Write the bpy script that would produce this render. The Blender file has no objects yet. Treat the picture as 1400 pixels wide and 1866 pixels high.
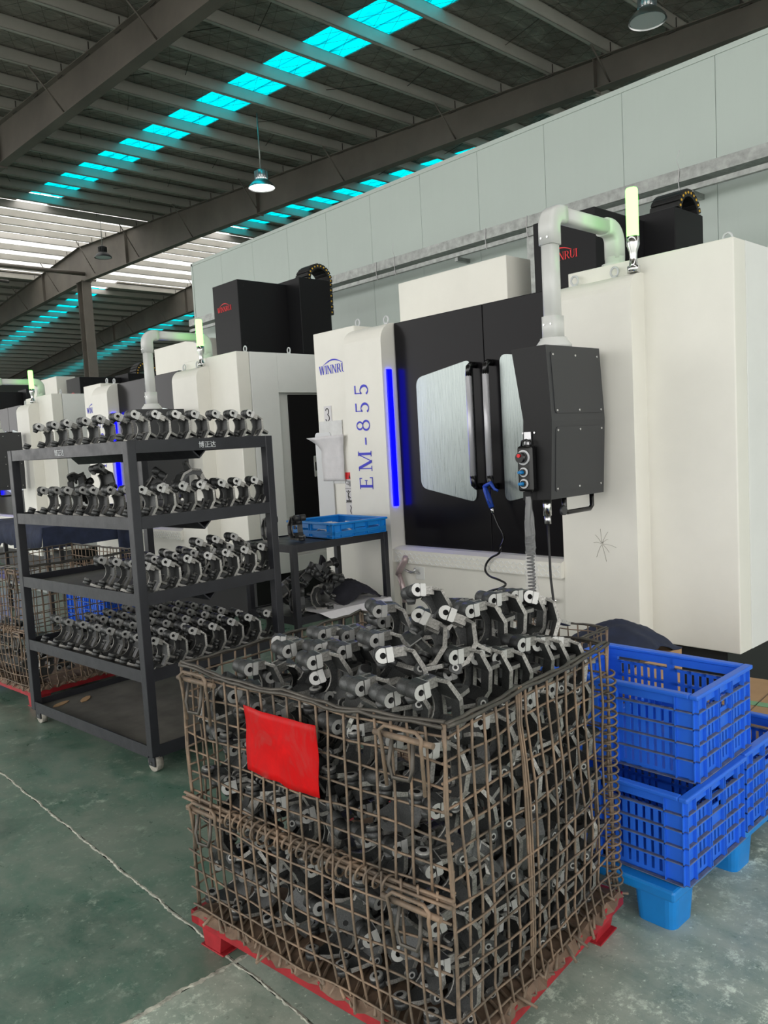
import bpy, bmesh, math, random
from mathutils import Vector, Matrix, Euler

# ------------------------------------------------------------------ camera
SC = bpy.context.scene
COL = SC.collection
R = math.radians
H_CAM = 1.48
def make_camera():
    yaw, pitch, roll, f = R(47.3), R(-4.8), R(3.2), 1445.0
    fw = Vector((math.cos(yaw)*math.cos(pitch), math.sin(yaw)*math.cos(pitch), math.sin(pitch)))
    rt = Vector((math.sin(yaw), -math.cos(yaw), 0)); up = rt.cross(fw)
    c, s = math.cos(roll), math.sin(roll)
    r2 = rt*c - up*s; u2 = up*c + rt*s
    cd = bpy.data.cameras.new('camera'); cd.sensor_fit = 'HORIZONTAL'; cd.sensor_width = 36
    cd.lens = f/1400*36; cd.clip_end = 300; cd.clip_start = 0.05
    o = bpy.data.objects.new('camera', cd); COL.objects.link(o)
    m = Matrix((r2, u2, -fw)).transposed().to_4x4(); m.translation = (0, 0, H_CAM)
    o.matrix_world = m; SC.camera = o
make_camera()

# ------------------------------------------------------------------ sky and exposure
w = bpy.data.worlds.new('World'); SC.world = w; w.use_nodes = True
w.node_tree.nodes['Background'].inputs[0].default_value = (1.0, 0.988, 0.968, 1)
w.node_tree.nodes['Background'].inputs[1].default_value = 2.75
vs = SC.view_settings
vs.view_transform = 'Standard'; vs.look = 'None'; vs.gamma = 1; vs.use_curve_mapping = False
vs.exposure = 0.0

# ------------------------------------------------------------------ materials
def s2l(c):
    return tuple((x/12.92 if x <= 0.04045 else ((x+0.055)/1.055)**2.4) for x in [k/255 for k in c])
class NT:
    def __init__(s, name):
        s.m = bpy.data.materials.new(name); s.m.use_nodes = True
        s.t = s.m.node_tree; s.n = s.t.nodes; s.b = s.n['Principled BSDF']; s.out = s.n['Material Output']
    def node(s, typ, **kw):
        nd = s.n.new(typ)
        for k, v in kw.items(): setattr(nd, k, v)
        return nd
    def link(s, a, b): s.t.links.new(a, b)
    def coord(s, scale=(1, 1, 1), kind='Object'):
        tc = s.node('ShaderNodeTexCoord'); mp = s.node('ShaderNodeMapping'); mp.inputs['Scale'].default_value = scale
        s.link(tc.outputs[kind], mp.inputs[0]); return mp.outputs[0]
    def geo(s, scale=(1, 1, 1)):
        g = s.node('ShaderNodeNewGeometry'); mp = s.node('ShaderNodeMapping'); mp.inputs['Scale'].default_value = scale
        s.link(g.outputs['Position'], mp.inputs[0]); return mp.outputs[0]
    def noise(s, vec, scale, detail=4, rough=0.55, dist=0.0):
        nd = s.node('ShaderNodeTexNoise'); nd.inputs['Scale'].default_value = scale; nd.inputs['Detail'].default_value = detail
        nd.inputs['Roughness'].default_value = rough; nd.inputs['Distortion'].default_value = dist
        s.link(vec, nd.inputs['Vector']); return nd.outputs['Fac']
    def ramp(s, fac, stops):
        r = s.node('ShaderNodeValToRGB'); e = r.color_ramp.elements
        while len(e) < len(stops): e.new(0.5)
        for el, (p, c) in zip(e, stops):
            el.position = p; el.color = (*c, 1) if len(c) == 3 else c
        s.link(fac, r.inputs[0]); return r.outputs[0]
    def mix(s, fac, a, b):
        mx = s.node('ShaderNodeMix', data_type='RGBA')
        for sock, v in ((mx.inputs['Factor'], fac), (mx.inputs['A'], a), (mx.inputs['B'], b)):
            if isinstance(v, (int, float)): sock.default_value = v
            elif isinstance(v, tuple): sock.default_value = (*v, 1)
            else: s.link(v, sock)
        return mx.outputs['Result']
    def bump(s, h, strength=0.3, dist=0.01):
        b = s.node('ShaderNodeBump'); b.inputs['Strength'].default_value = strength; b.inputs['Distance'].default_value = dist
        s.link(h, b.inputs['Height']); s.link(b.outputs[0], s.b.inputs['Normal'])
def V3(g): return (g, g, g)
def pm(name, col, rough=0.5, metal=0.0, var=0.0, vscale=8.0, bump=0.0, bscale=60.0, spec=0.5, rvar=0.0, kind='Object', bdist=0.004):
    """painted / plastic / metal with a noise tint, roughness variation and fine relief"""
    t = NT(name); c = s2l(col); b = t.b
    b.inputs['Base Color'].default_value = (*c, 1); b.inputs['Roughness'].default_value = rough
    b.inputs['Metallic'].default_value = metal; b.inputs['Specular IOR Level'].default_value = spec
    vec = t.coord(kind=kind)
    if var:
        n = t.noise(vec, vscale, 5, 0.6)
        lo = tuple(x*(1-var) for x in c); hi = tuple(min(1, x*(1+var)) for x in c)
        t.link(t.ramp(n, [(0.3, lo), (0.7, hi)]), b.inputs['Base Color'])
    if rvar:
        n = t.noise(vec, vscale*1.7, 4)
        t.link(t.ramp(n, [(0.3, V3(max(0.02, rough-rvar))), (0.7, V3(rough+rvar))]), b.inputs['Roughness'])
    if bump:
        t.bump(t.noise(vec, bscale, 3), bump, bdist)
    return t.m
def em(name, col, strength):
    t = NT(name); t.b.inputs['Base Color'].default_value = (*col, 1)
    t.b.inputs['Emission Color'].default_value = (*col, 1); t.b.inputs['Emission Strength'].default_value = strength
    return t.m
def trans(name, col, amount=0.9):
    t = NT(name)
    tr = t.node('ShaderNodeBsdfTranslucent'); df = t.node('ShaderNodeBsdfDiffuse'); mx = t.node('ShaderNodeMixShader')
    v = t.geo((1, 0.35, 1)); n = t.noise(v, 6.0, 5, 0.7)
    c = t.ramp(n, [(0.25, tuple(x*0.72 for x in col)), (0.6, col)])
    t.link(c, tr.inputs[0]); t.link(c, df.inputs[0]); mx.inputs[0].default_value = amount
    t.link(df.outputs[0], mx.inputs[1]); t.link(tr.outputs[0], mx.inputs[2]); t.link(mx.outputs[0], t.out.inputs[0])
    return t.m
M = {}
def floor_mat(name, green, grey, bias):
    t = NT(name); v = t.geo(); b = t.b
    n1 = t.noise(v, 1.1, 7, 0.66, 0.5); n2 = t.noise(t.geo((1.6, 1, 1)), 4.2, 8, 0.72, 0.3); n3 = t.noise(v, 60.0, 6, 0.75); n4 = t.noise(v, 15.0, 8, 0.8, 0.2)
    base = t.ramp(n1, [(0.34, tuple(x*0.62 for x in green)), (0.50, green), (0.68, grey)])
    c1 = t.mix(t.ramp(n2, [(0.42-bias, (0, 0, 0)), (0.66-bias, (0.75, 0.75, 0.75))]), base, grey)
    lite = tuple(min(1, x*1.9) for x in grey)
    def mul(p, q):
        m1 = t.node('ShaderNodeMath', operation='MULTIPLY'); t.link(p, m1.inputs[0]); t.link(q, m1.inputs[1]); return m1.outputs[0]
    patch = t.ramp(t.noise(v, 2.1, 4, 0.6), [(0.44-bias, (0, 0, 0)), (0.62-bias, (1, 1, 1))])
    chips = t.ramp(n4, [(0.545-bias*0.6, (0, 0, 0)), (0.64-bias*0.6, (0.8, 0.8, 0.8))])
    c2 = t.mix(mul(chips, patch), c1, lite)
    specks = t.ramp(n3, [(0.61-bias*0.25, (0, 0, 0)), (0.67-bias*0.25, (0.75, 0.75, 0.75))])
    c3 = t.mix(specks, c2, lite)
    for rot in ((22, 2.2, 1), (3.0, 26, 1)):
        sc = t.noise(t.geo(rot), 1.7, 7, 0.82, 0.6); sk = t.ramp(sc, [(0.635, (0, 0, 0)), (0.66, (0.5, 0.5, 0.5)), (0.685, (0, 0, 0))])
        c3 = t.mix(mul(sk, patch), c3, lite)
    dk = t.ramp(t.noise(v, 24.0, 5, 0.7), [(0.30, (0.5, 0.5, 0.5)), (0.40, (0, 0, 0))])
    c3 = t.mix(dk, c3, tuple(x*0.4 for x in green))
    t.link(c3, b.inputs['Base Color'])
    t.link(t.ramp(n2, [(0.3, V3(0.22)), (0.7, V3(0.5))]), b.inputs['Roughness'])
    t.bump(n3, 0.12, 0.002)
    return t.m
def build_materials():
    M['floor_green'] = floor_mat('green_floor_paint', s2l((84, 116, 101)), s2l((126, 138, 125)), 0.0)
    M['floor_grey'] = floor_mat('worn_floor_paint', s2l((138, 158, 144)), s2l((180, 190, 176)), 0.05)
    M['joint'] = pm('joint_filler', (178, 180, 166), 0.9, var=0.5, vscale=25, bump=0.6, bscale=70, kind='Object')
    M['joint_dark'] = pm('joint_gap', (58, 62, 56), 0.95, var=0.3, vscale=30)
    M['ground'] = pm('bounce_ground', (196, 197, 192), 0.9, var=0.1, vscale=0.5)  # unseen outdoor ground, kept pale to bounce sky light onto the ceiling
    M['white'] = pm('cream_enclosure_paint', (229, 227, 218), 0.42, var=0.03, vscale=3, bump=0.10, bscale=180, bdist=0.001)
    M['white2'] = pm('white_enclosure_paint', (226, 227, 224), 0.45, var=0.03, vscale=3, bump=0.08, bscale=180, bdist=0.001)
    M['plate'] = None
    M['black'] = pm('black_door_paint', (22, 21, 23), 0.2, bump=0.04, bscale=260, bdist=0.001, spec=0.13)
    M['black_tex'] = pm('black_textured_paint', (24, 24, 25), 0.5, spec=0.3, bump=0.35, bscale=220, bdist=0.001)
    M['dgrey'] = pm('dark_grey_paint', (52, 53, 55), 0.5, bump=0.12, bscale=200, bdist=0.001)
    M['head_black'] = pm('head_cover_black', (28, 28, 30), 0.45, spec=0.15, bump=0.05, bscale=200, bdist=0.001)
    M['rubber'] = pm('black_rubber', (22, 22, 23), 0.55)
    M['gblack'] = pm('glossy_black_plastic', (18, 18, 19), 0.18)
    M['pipe'] = pm('grey_arm_paint', (206, 207, 204), 0.3, var=0.02)
    M['chrome'] = pm('chrome', (215, 215, 215), 0.16, 1.0)
    M['alu'] = pm('satin_aluminium', (210, 210, 212), 0.32, 1.0)
    M['galv'] = pm('galvanised_steel', (150, 153, 150), 0.45, 0.8, var=0.25, vscale=14, rvar=0.1)
    M['wall'] = pm('wall_panel_paint', (183, 194, 188), 0.45, var=0.02, vscale=1.2)
    M['blue_txt'] = pm('blue_lettering', (42, 44, 200), 0.5)
    M['red_txt'] = pm('red_lettering', (226, 36, 44), 0.5)
    M['dark_txt'] = pm('black_lettering', (30, 30, 30), 0.6)
    M['white_txt'] = pm('white_stencil_paint', (205, 208, 210), 0.7, var=0.3, vscale=40)
    M['paper'] = pm('paper', (214, 212, 214), 0.7, var=0.06, vscale=20)
    M['film'] = pm('clear_plastic_film', (196, 197, 196), 0.22, var=0.1, vscale=12)
    M['handle_alu'] = pm('anodised_handle', (196, 196, 200), 0.36, 0.35)
    M['led_blue'] = em('blue_led', (0.0, 0.0, 1.0), 12.0)
    M['led_green'] = em('green_tower_light', (0.20, 1.0, 0.13), 4.6)
    M['lamp_on'] = em('lit_lamp_lens', (1.0, 1.0, 0.95), 6.0)
    M['red_paint'] = None
    M['cart'] = pm('cart_black_paint', (37, 38, 43), 0.42, var=0.18, vscale=9, bump=0.1, bscale=90, rvar=0.08)
    M['deck'] = pm('stained_deck_plate', (88, 86, 80), 0.72, var=0.4, vscale=4.5, bump=0.15, bscale=30)
    M['wheel'] = pm('dusty_wheel', (150, 146, 136), 0.85, var=0.35, vscale=30)
    M['crate_blue'] = pm('blue_crate_plastic', (40, 108, 226), 0.42, var=0.06, vscale=5, bump=0.05, bscale=60)
    M['crate_grime'] = pm('grimy_crate_ledge', (96, 106, 132), 0.85, var=0.3, vscale=30)
    M['tray_blue'] = pm('light_blue_tray_plastic', (12, 128, 208), 0.4, var=0.05, vscale=6)
    M['pallet_blue'] = pm('blue_pallet_plastic', (18, 126, 204), 0.4, var=0.10, vscale=7, bump=0.05, bscale=50)
    M['pallet_red'] = pm('red_base_paint', (150, 30, 38), 0.5, var=0.3, vscale=12, bump=0.15, bscale=40)
    M['card'] = pm('cardboard', (176, 142, 104), 0.85, var=0.08, vscale=10)
    M['navy'] = pm('navy_cloth', (32, 40, 62), 0.9, var=0.3, vscale=12, bump=0.4, bscale=14, bdist=0.01)
    M['blackcloth'] = pm('black_cloth', (34, 34, 42), 0.9, var=0.3, vscale=14, bump=0.4, bscale=16, bdist=0.01)
    M['beam'] = pm('rafter_grey_paint', (94, 88, 81), 0.6, var=0.25, vscale=0.8)
    M['purlin'] = pm('galvanised_purlin', (176, 172, 165), 0.5, 0.2, var=0.12, vscale=0.9)
    M['wire_dark'] = pm('netting_wire', (60, 56, 52), 0.7)
    M['sky_cyan'] = trans('cyan_translucent_sheet', (0.0, 0.76, 0.82), 0.95)
    M['sky_white'] = trans('white_translucent_sheet', (0.92, 0.92, 0.90), 0.95)
    M['far_wall'] = pm('far_wall_sheet', (92, 92, 90), 0.8, var=0.1, vscale=0.3)
    M['yellow'] = pm('yellow_pin', (226, 178, 52), 0.5)
    M['bright'] = pm('machined_steel', (178, 178, 175), 0.4, 0.35, var=0.12, vscale=30)
    M['hole'] = pm('bore_shadow', (16, 16, 17), 0.6, 0.3)
    M['bluegun'] = pm('blue_air_gun', (30, 70, 170), 0.4)
    M['pink'] = pm('faded_metal_lever', (176, 158, 158), 0.4, 0.5)
    M['blue_knob'] = pm('blue_knob', (30, 120, 180), 0.3)
    M['grey_lt'] = pm('light_grey_plastic', (200, 202, 204), 0.4)
    # foil ceiling insulation
    t = NT('foil_insulation'); v = t.geo((0.9, 3.2, 1)); n = t.noise(v, 1.6, 6, 0.62, 0.8); n2 = t.noise(t.geo((0.35, 1.0, 1)), 1.3, 3)
    t.link(t.ramp(n, [(0.3, s2l((112, 107, 99))), (0.62, s2l((152, 146, 138))), (0.78, s2l((206, 202, 195)))]), t.b.inputs['Base Color'])
    t.b.inputs['Metallic'].default_value = 0.35; t.b.inputs['Roughness'].default_value = 0.4
    ad = t.node('ShaderNodeMath', operation='ADD'); t.link(n, ad.inputs[0]); t.link(n2, ad.inputs[1]); t.bump(ad.outputs[0], 0.9, 0.12)
    M['foil'] = t.m
    # cast iron, as-cast skin
    def cast(name, lo, hi, rough, metal):
        t = NT(name); v = t.coord(); n = t.noise(v, 260, 4, 0.7); n2 = t.noise(v, 18, 4, 0.6)
        oi = t.node('ShaderNodeObjectInfo')
        c = t.ramp(n, [(0.3, s2l(lo)), (0.72, s2l(hi))])
        hsv = t.node('ShaderNodeHueSaturation'); t.link(c, hsv.inputs['Color'])
        mr = t.node('ShaderNodeMapRange'); mr.inputs[3].default_value = 0.75; mr.inputs[4].default_value = 1.3
        t.link(oi.outputs['Random'], mr.inputs[0]); t.link(mr.outputs[0], hsv.inputs['Value'])
        t.link(hsv.outputs[0], t.b.inputs['Base Color']); t.b.inputs['Metallic'].default_value = metal
        t.link(t.ramp(n2, [(0.3, V3(rough-0.08)), (0.7, V3(rough+0.1))]), t.b.inputs['Roughness'])
        t.bump(n, 0.5, 0.0015); return t.m
    M['cast'] = cast('dark_cast_iron', (50, 52, 53), (84, 85, 84), 0.42, 0.4)
    M['cast_edge'] = cast('granular_cast_edge', (96, 96, 93), (168, 166, 160), 0.42, 0.55)
    # rusty wire
    t = NT('rusty_wire'); v = t.geo(); n = t.noise(v, 9, 5, 0.7); n2 = t.noise(v, 120, 3)
    t.link(t.ramp(n, [(0.30, s2l((82, 76, 68))), (0.5, s2l((122, 106, 90))), (0.68, s2l((150, 126, 104))), (0.8, s2l((156, 104, 74)))]), t.b.inputs['Base Color'])
    t.b.inputs['Roughness'].default_value = 0.62; t.b.inputs['Metallic'].default_value = 0.25; t.bump(n2, 0.3, 0.001)
    M['rust'] = t.m
    M['rust_dark'] = pm('dark_rim_wire', (84, 80, 74), 0.5, 0.45, var=0.3, vscale=14)
    M['rust_sheet'] = pm('rusty_base_sheet', (112, 92, 76), 0.8, 0.1, var=0.35, vscale=18, bump=0.4, bscale=30)
    # red sign plate, brushed paint with scuffs
    t = NT('red_plate_paint'); v = t.coord((1, 1, 0.5)); n = t.noise(v, 11, 7, 0.7, 1.2)
    t.link(t.ramp(n, [(0.32, s2l((206, 4, 8))), (0.56, s2l((184, 8, 12))), (0.68, s2l((170, 44, 42))), (0.80, s2l((196, 110, 108)))]), t.b.inputs['Base Color'])
    t.b.inputs['Roughness'].default_value = 0.5; t.b.inputs['Specular IOR Level'].default_value = 0.2; M['red_plate'] = t.m
    # mirror film behind door glass, vertical brushing
    t = NT('brushed_window_film'); n = t.noise(t.coord((1, 60, 1.6)), 4, 5, 0.7)
    t.link(t.ramp(n, [(0.3, s2l((126, 134, 132))), (0.7, s2l((166, 174, 171)))]), t.b.inputs['Base Color'])
    t.b.inputs['Metallic'].default_value = 0.9; t.link(t.ramp(n, [(0.3, V3(0.24)), (0.7, V3(0.38))]), t.b.inputs['Roughness']); t.bump(n, 0.05, 0.002)
    M['film_win'] = t.m
build_materials()

# ------------------------------------------------------------------ mesh helpers
class MB:
    def __init__(s): s.v = []; s.f = []; s.m = []; s.sm = []; s.mats = []
    def mi(s, key):
        if key not in s.mats: s.mats.append(key)
        return s.mats.index(key)
    def face(s, idx, mat, smooth=False): s.f.append(idx); s.m.append(s.mi(mat)); s.sm.append(smooth)
    def add(s, pts): b = len(s.v); s.v += [tuple(p) for p in pts]; return b
    def box(s, a, b, mat, X=None):
        pts = [Vector((x, y, z)) for x in (a[0], b[0]) for y in (a[1], b[1]) for z in (a[2], b[2])]
        if X is not None: pts = [X @ p for p in pts]
        i = s.add(pts)
        for q in ((0, 1, 3, 2), (4, 6, 7, 5), (0, 4, 5, 1), (2, 3, 7, 6), (0, 2, 6, 4), (1, 5, 7, 3)):
            s.face([i+k for k in q], mat)
        return s
    def bbox(s, a, b, mat, r=0.01, X=None):
        """box with bevelled edges"""
        bm = bmesh.new(); bmesh.ops.create_cube(bm, size=1)
        for v in bm.verts:
            v.co = Vector([a[k] + (v.co[k]+0.5)*(b[k]-a[k]) for k in range(3)])
        bmesh.ops.bevel(bm, geom=bm.edges[:], offset=r, segments=2, profile=0.5, affect='EDGES', clamp_overlap=True)
        bm.verts.index_update(); i = s.add([(X @ v.co) if X is not None else v.co for v in bm.verts])
        for f in bm.faces: s.face([i+v.index for v in f.verts], mat, False)
        bm.free(); return s
    def prism(s, poly, axis, a0, a1, mat, capmat=None, smooth=False, X=None):
        """poly: 2D points; axis 0/1/2 = extrusion axis (other two in cyclic-free order)"""
        n = len(poly); o = [k for k in range(3) if k != axis]
        def P(p, a):
            q = [0, 0, 0]; q[o[0]] = p[0]; q[o[1]] = p[1]; q[axis] = a; q = Vector(q)
            return X @ q if X is not None else q
        i = s.add([P(p, a0) for p in poly] + [P(p, a1) for p in poly])
        for k in range(n): s.face([i+k, i+(k+1) % n, i+n+(k+1) % n, i+n+k], mat, smooth)
        s.face([i+k for k in reversed(range(n))], capmat or mat); s.face([i+n+k for k in range(n)], capmat or mat)
        return s
    def cyl(s, p0, p1, r0, mat, r1=None, n=16, caps=(True, True), capmat=None, smooth=True):
        p0 = Vector(p0); p1 = Vector(p1); r1 = r0 if r1 is None else r1
        d = (p1-p0).normalized(); a = d.orthogonal().normalized(); b = d.cross(a)
        i = s.add([p0+(a*math.cos(2*math.pi*k/n)+b*math.sin(2*math.pi*k/n))*r0 for k in range(n)] +
                  [p1+(a*math.cos(2*math.pi*k/n)+b*math.sin(2*math.pi*k/n))*r1 for k in range(n)])
        for k in range(n): s.face([i+k, i+(k+1) % n, i+n+(k+1) % n, i+n+k], mat, smooth)
        if caps[0]: s.face([i+k for k in reversed(range(n))], capmat or mat)
        if caps[1]: s.face([i+n+k for k in range(n)], capmat or mat)
        return s
    def tube(s, pts, r, mat, n=6, caps=True):
        pts = [Vector(p) for p in pts]; m = len(pts); rings = []
        d = (pts[1]-pts[0]).normalized(); a = d.orthogonal().normalized()
        for k in range(m):
            t = (pts[min(k+1, m-1)]-pts[max(k-1, 0)])
            t = t.normalized() if t.length > 1e-9 else d
            a = (a - t*a.dot(t)); a = a.normalized() if a.length > 1e-6 else t.orthogonal().normalized()
            b = t.cross(a); rr = r[k] if isinstance(r, (list, tuple)) else r
            rings.append(s.add([pts[k]+(a*math.cos(2*math.pi*j/n)+b*math.sin(2*math.pi*j/n))*rr for j in range(n)]))
        for k in range(m-1):
            for j in range(n): s.face([rings[k]+j, rings[k]+(j+1) % n, rings[k+1]+(j+1) % n, rings[k+1]+j], mat, True)
        if caps:
            s.face([rings[0]+j for j in reversed(range(n))], mat); s.face([rings[-1]+j for j in range(n)], mat)
        return s
    def lathe(s, prof, mat, n=24, c=(0, 0, 0), cap=True, mats=None):
        rings = [s.add([(c[0]+r*math.cos(2*math.pi*k/n), c[1]+r*math.sin(2*math.pi*k/n), c[2]+z) for k in range(n)]) for r, z in prof]
        for q in range(len(prof)-1):
            mt = mats[q] if mats else mat
            for k in range(n): s.face([rings[q]+k, rings[q]+(k+1) % n, rings[q+1]+(k+1) % n, rings[q+1]+k], mt, True)
        if cap:
            s.face([rings[0]+k for k in reversed(range(n))], mats[0] if mats else mat); s.face([rings[-1]+k for k in range(n)], mats[-1] if mats else mat)
        return s
    def poly(s, pts, mat):
        i = s.add(pts); s.face(list(range(i, i+len(pts))), mat); return s
    def mesh(s, name):
        me = bpy.data.meshes.new(name); me.from_pydata(s.v, [], s.f)
        for k in s.mats: me.materials.append(M[k])
        me.polygons.foreach_set('material_index', s.m); me.polygons.foreach_set('use_smooth', s.sm)
        me.update(); return me
    def build(s, name, parent=None):
        return obj(name, s.mesh(name), parent)
def obj(name, me, parent=None):
    o = bpy.data.objects.new(name, me); COL.objects.link(o)
    if parent is not None: o.parent = parent
    return o
def thing(name, label, cat, loc=(0, 0, 0), rotz=0, group=None):
    o = bpy.data.objects.new(name, None); COL.objects.link(o); o.empty_display_size = 0.1
    o.location = loc; o.rotation_euler = (0, 0, rotz)
    return tag(o, label, cat, group)
def tag(o, label, cat, group=None):
    o['label'] = label; o['category'] = cat
    if group: o['group'] = group
    return o
def struct(o): o['kind'] = 'structure'; return o
def stuff(o): o['kind'] = 'stuff'; return o
def copy_tree(o, parent=None):
    c = o.copy(); COL.objects.link(c); c.parent = parent
    for ch in o.children: copy_tree(ch, c)
    return c
def rrect(x0, y0, x1, y1, r, n=5):
    out = []
    for cx, cy, a in ((x1-r, y1-r, 0), (x0+r, y1-r, 90), (x0+r, y0+r, 180), (x1-r, y0+r, 270)):
        for k in range(n+1): t = R(a+90*k/n); out.append((cx+r*math.cos(t), cy+r*math.sin(t)))
    return out
def rpoly(pts, r, n=5):
    """round the corners of a convex-ish polygon"""
    out = []; m = len(pts)
    for i in range(m):
        p = Vector(pts[i]); a = Vector(pts[i-1]); b = Vector(pts[(i+1) % m])
        da = (a-p).normalized(); db = (b-p).normalized(); s0 = p+da*r; s1 = p+db*r
        for k in range(n+1):
            t = k/n; q = s0*(1-t)**2 + p*2*t*(1-t) + s1*t*t; out.append((q.x, q.y))
    return out
def wob(a, b=0.0, c=0.0):
    """smooth pseudo-random in -1..1"""
    return (math.sin(a*1.7+b*2.3+c)+math.sin(a*3.1-b*1.3+2*c+1.1)*0.6+math.sin(a*5.3+b*4.1+3*c+2.3)*0.35)/1.95

# ------------------------------------------------------------------ the hall
RIDGE = 28.0
def z_top(y): return 7.03+0.071*y if y <= RIDGE else 7.03+0.071*RIDGE-0.066*(y-RIDGE)
def z_bot(y): return 6.77+0.042*y if y <= RIDGE else 6.77+0.042*RIDGE-0.038*(y-RIDGE)
X0, X1, Y0, Y1 = -8.0, 44.0, -8.0, 56.0
JX, JY, JS = 1.122, 1.968, 5.5
def build_hall():
    g = MB().box((-90, -90, -0.30), (90, 100, -0.055), 'ground').build('ground'); struct(g)  # added out of view: covers the lower sky and bounces light up
    fl = MB().box((X0, Y0, -0.05), (X1, Y1, -0.008), 'joint_dark').build('floor'); struct(fl)
    xs = [X0]+[JX+JS*k for k in range(-1, 8) if X0 < JX+JS*k < X1]+[X1]
    ys = [Y0]+[JY+JS*k for k in range(-1, 10) if Y0 < JY+JS*k < Y1]+[Y1]
    for i in range(len(xs)-1):
        for j in range(len(ys)-1):
            mat = 'floor_grey' if ys[j+1] <= JY+0.1 else 'floor_green'
            MB().box((xs[i]+0.005, ys[j]+0.005, -0.02), (xs[i+1]-0.005, ys[j+1]-0.005, 0), mat).build('slab', fl)
    def filler(pts, wd):
        b = MB(); rng = random.Random(5); prev = None
        for k, (x, y, nx, ny) in enumerate(pts):
            wl = wd*(0.35+rng.random()*0.75); wr = wd*(0.25+rng.random()*0.5)
            h = 0.0012+rng.random()*0.002
            i = b.add([(x-nx*wl, y-ny*wl, 0.0004), (x-nx*wl*0.3, y-ny*wl*0.3, h), (x+nx*wr*0.3, y+ny*wr*0.3, h*0.5), (x+nx*wr, y+ny*wr, 0.0004)])
            if prev is not None:
                for q in range(3): b.face([prev+q, prev+q+1, i+q+1, i+q], 'joint')
            prev = i
        return b.build('joint_filler', fl)
    n = 460
    filler([(JX+0.006*wob(k*0.11), 0.3+k*0.0105, 1, 0) for k in range(n)], 0.0085)
    filler([(-1.6+k*0.0105, JY+0.006*wob(k*0.13, 2), 0, 1) for k in range(330)], 0.013)
    # roof: foil sheets between skylight strips, purlins, rafters
    sky_x = [2.3, 8.35, 14.45, 20.55, 26.65, 32.75]; sw = 0.88
    pur = [5.903+1.107*k for k in range(-12, 46)]; pur = [p for p in pur if Y0 < p < Y1]
    ra, rb = 23.6, 32.4
    ce = MB()
    segs = [(Y0, ra), (rb, Y1)]
    cuts = [X0]+[q for s in sky_x for q in (s, s+sw)]+[X1]
    for a, b_ in segs:
        for k in range(0, len(cuts), 2):
            x0, x1 = cuts[k], cuts[k+1]
            i = ce.add([(x0, a, z_top(a)+0.21), (x1, a, z_top(a)+0.21), (x1, b_, z_top(b_)+0.21), (x0, b_, z_top(b_)+0.21),
                        (x0, a, z_top(a)+0.26), (x1, a, z_top(a)+0.26), (x1, b_, z_top(b_)+0.26), (x0, b_, z_top(b_)+0.26)])
            for q in ((0, 3, 2, 1), (4, 5, 6, 7), (0, 1, 5, 4), (2, 3, 7, 6), (1, 2, 6, 5), (0, 4, 7, 3)): ce.face([i+t for t in q], 'foil')
    ceil = ce.build('ceiling'); struct(ceil)
    def slab(b, x0, x1, ya, yb, dz, mat):
        i = b.add([(x0, ya, z_top(ya)+dz), (x1, ya, z_top(ya)+dz), (x1, yb, z_top(yb)+dz), (x0, yb, z_top(yb)+dz),
                   (x0, ya, z_top(ya)+dz+0.012), (x1, ya, z_top(ya)+dz+0.012), (x1, yb, z_top(yb)+dz+0.012), (x0, yb, z_top(yb)+dz+0.012)])
        for q in ((0, 3, 2, 1), (4, 5, 6, 7), (0, 1, 5, 4), (2, 3, 7, 6), (1, 2, 6, 5), (0, 4, 7, 3)): b.face([i+t for t in q], mat)
    for s in sky_x[1:5]:
        for k in range(len(pur)-1):
            ya, yb = pur[k], pur[k+1]
            if yb < 2 or (ya > ra-1.2 and yb < rb+1.2): continue
            b = MB()
            for q in range(3): slab(b, s+q*sw/3-0.012, s+(q+1)*sw/3+0.012, ya, yb-0.001, 0.225+0.014*(q % 2), 'sky_cyan')
            b.build('skylight_panel', ceil)
    for ya, yb in ((ra, 25.4), (25.55, 27.6), (28.4, 30.2), (30.4, rb)):
        for x in [X0+6.1*k for k in range(0, 8)]:
            b = MB(); slab(b, x, x+6.0, ya, yb, 0.26, 'sky_white'); b.build('ridge_skylight', ceil)
    pm_me = MB().box((X0, 0, 0), (X1, 0.012, 0.2), 'purlin').box((X0, 0, 0), (X1, 0.07, 0.012), 'purlin').box((X0, 0, 0.188), (X1, 0.07, 0.2), 'purlin').box((X0, 0.058, 0), (X1, 0.07, 0.03), 'purlin').mesh('purlin')
    for p in pur:
        if p > 1: o = obj('purlin', pm_me, ceil); o.location = (0, p, z_top(p))
    rx = [-0.3, 5.82, 12.0, 18.1, 24.2, 30.3, 36.4]
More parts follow.
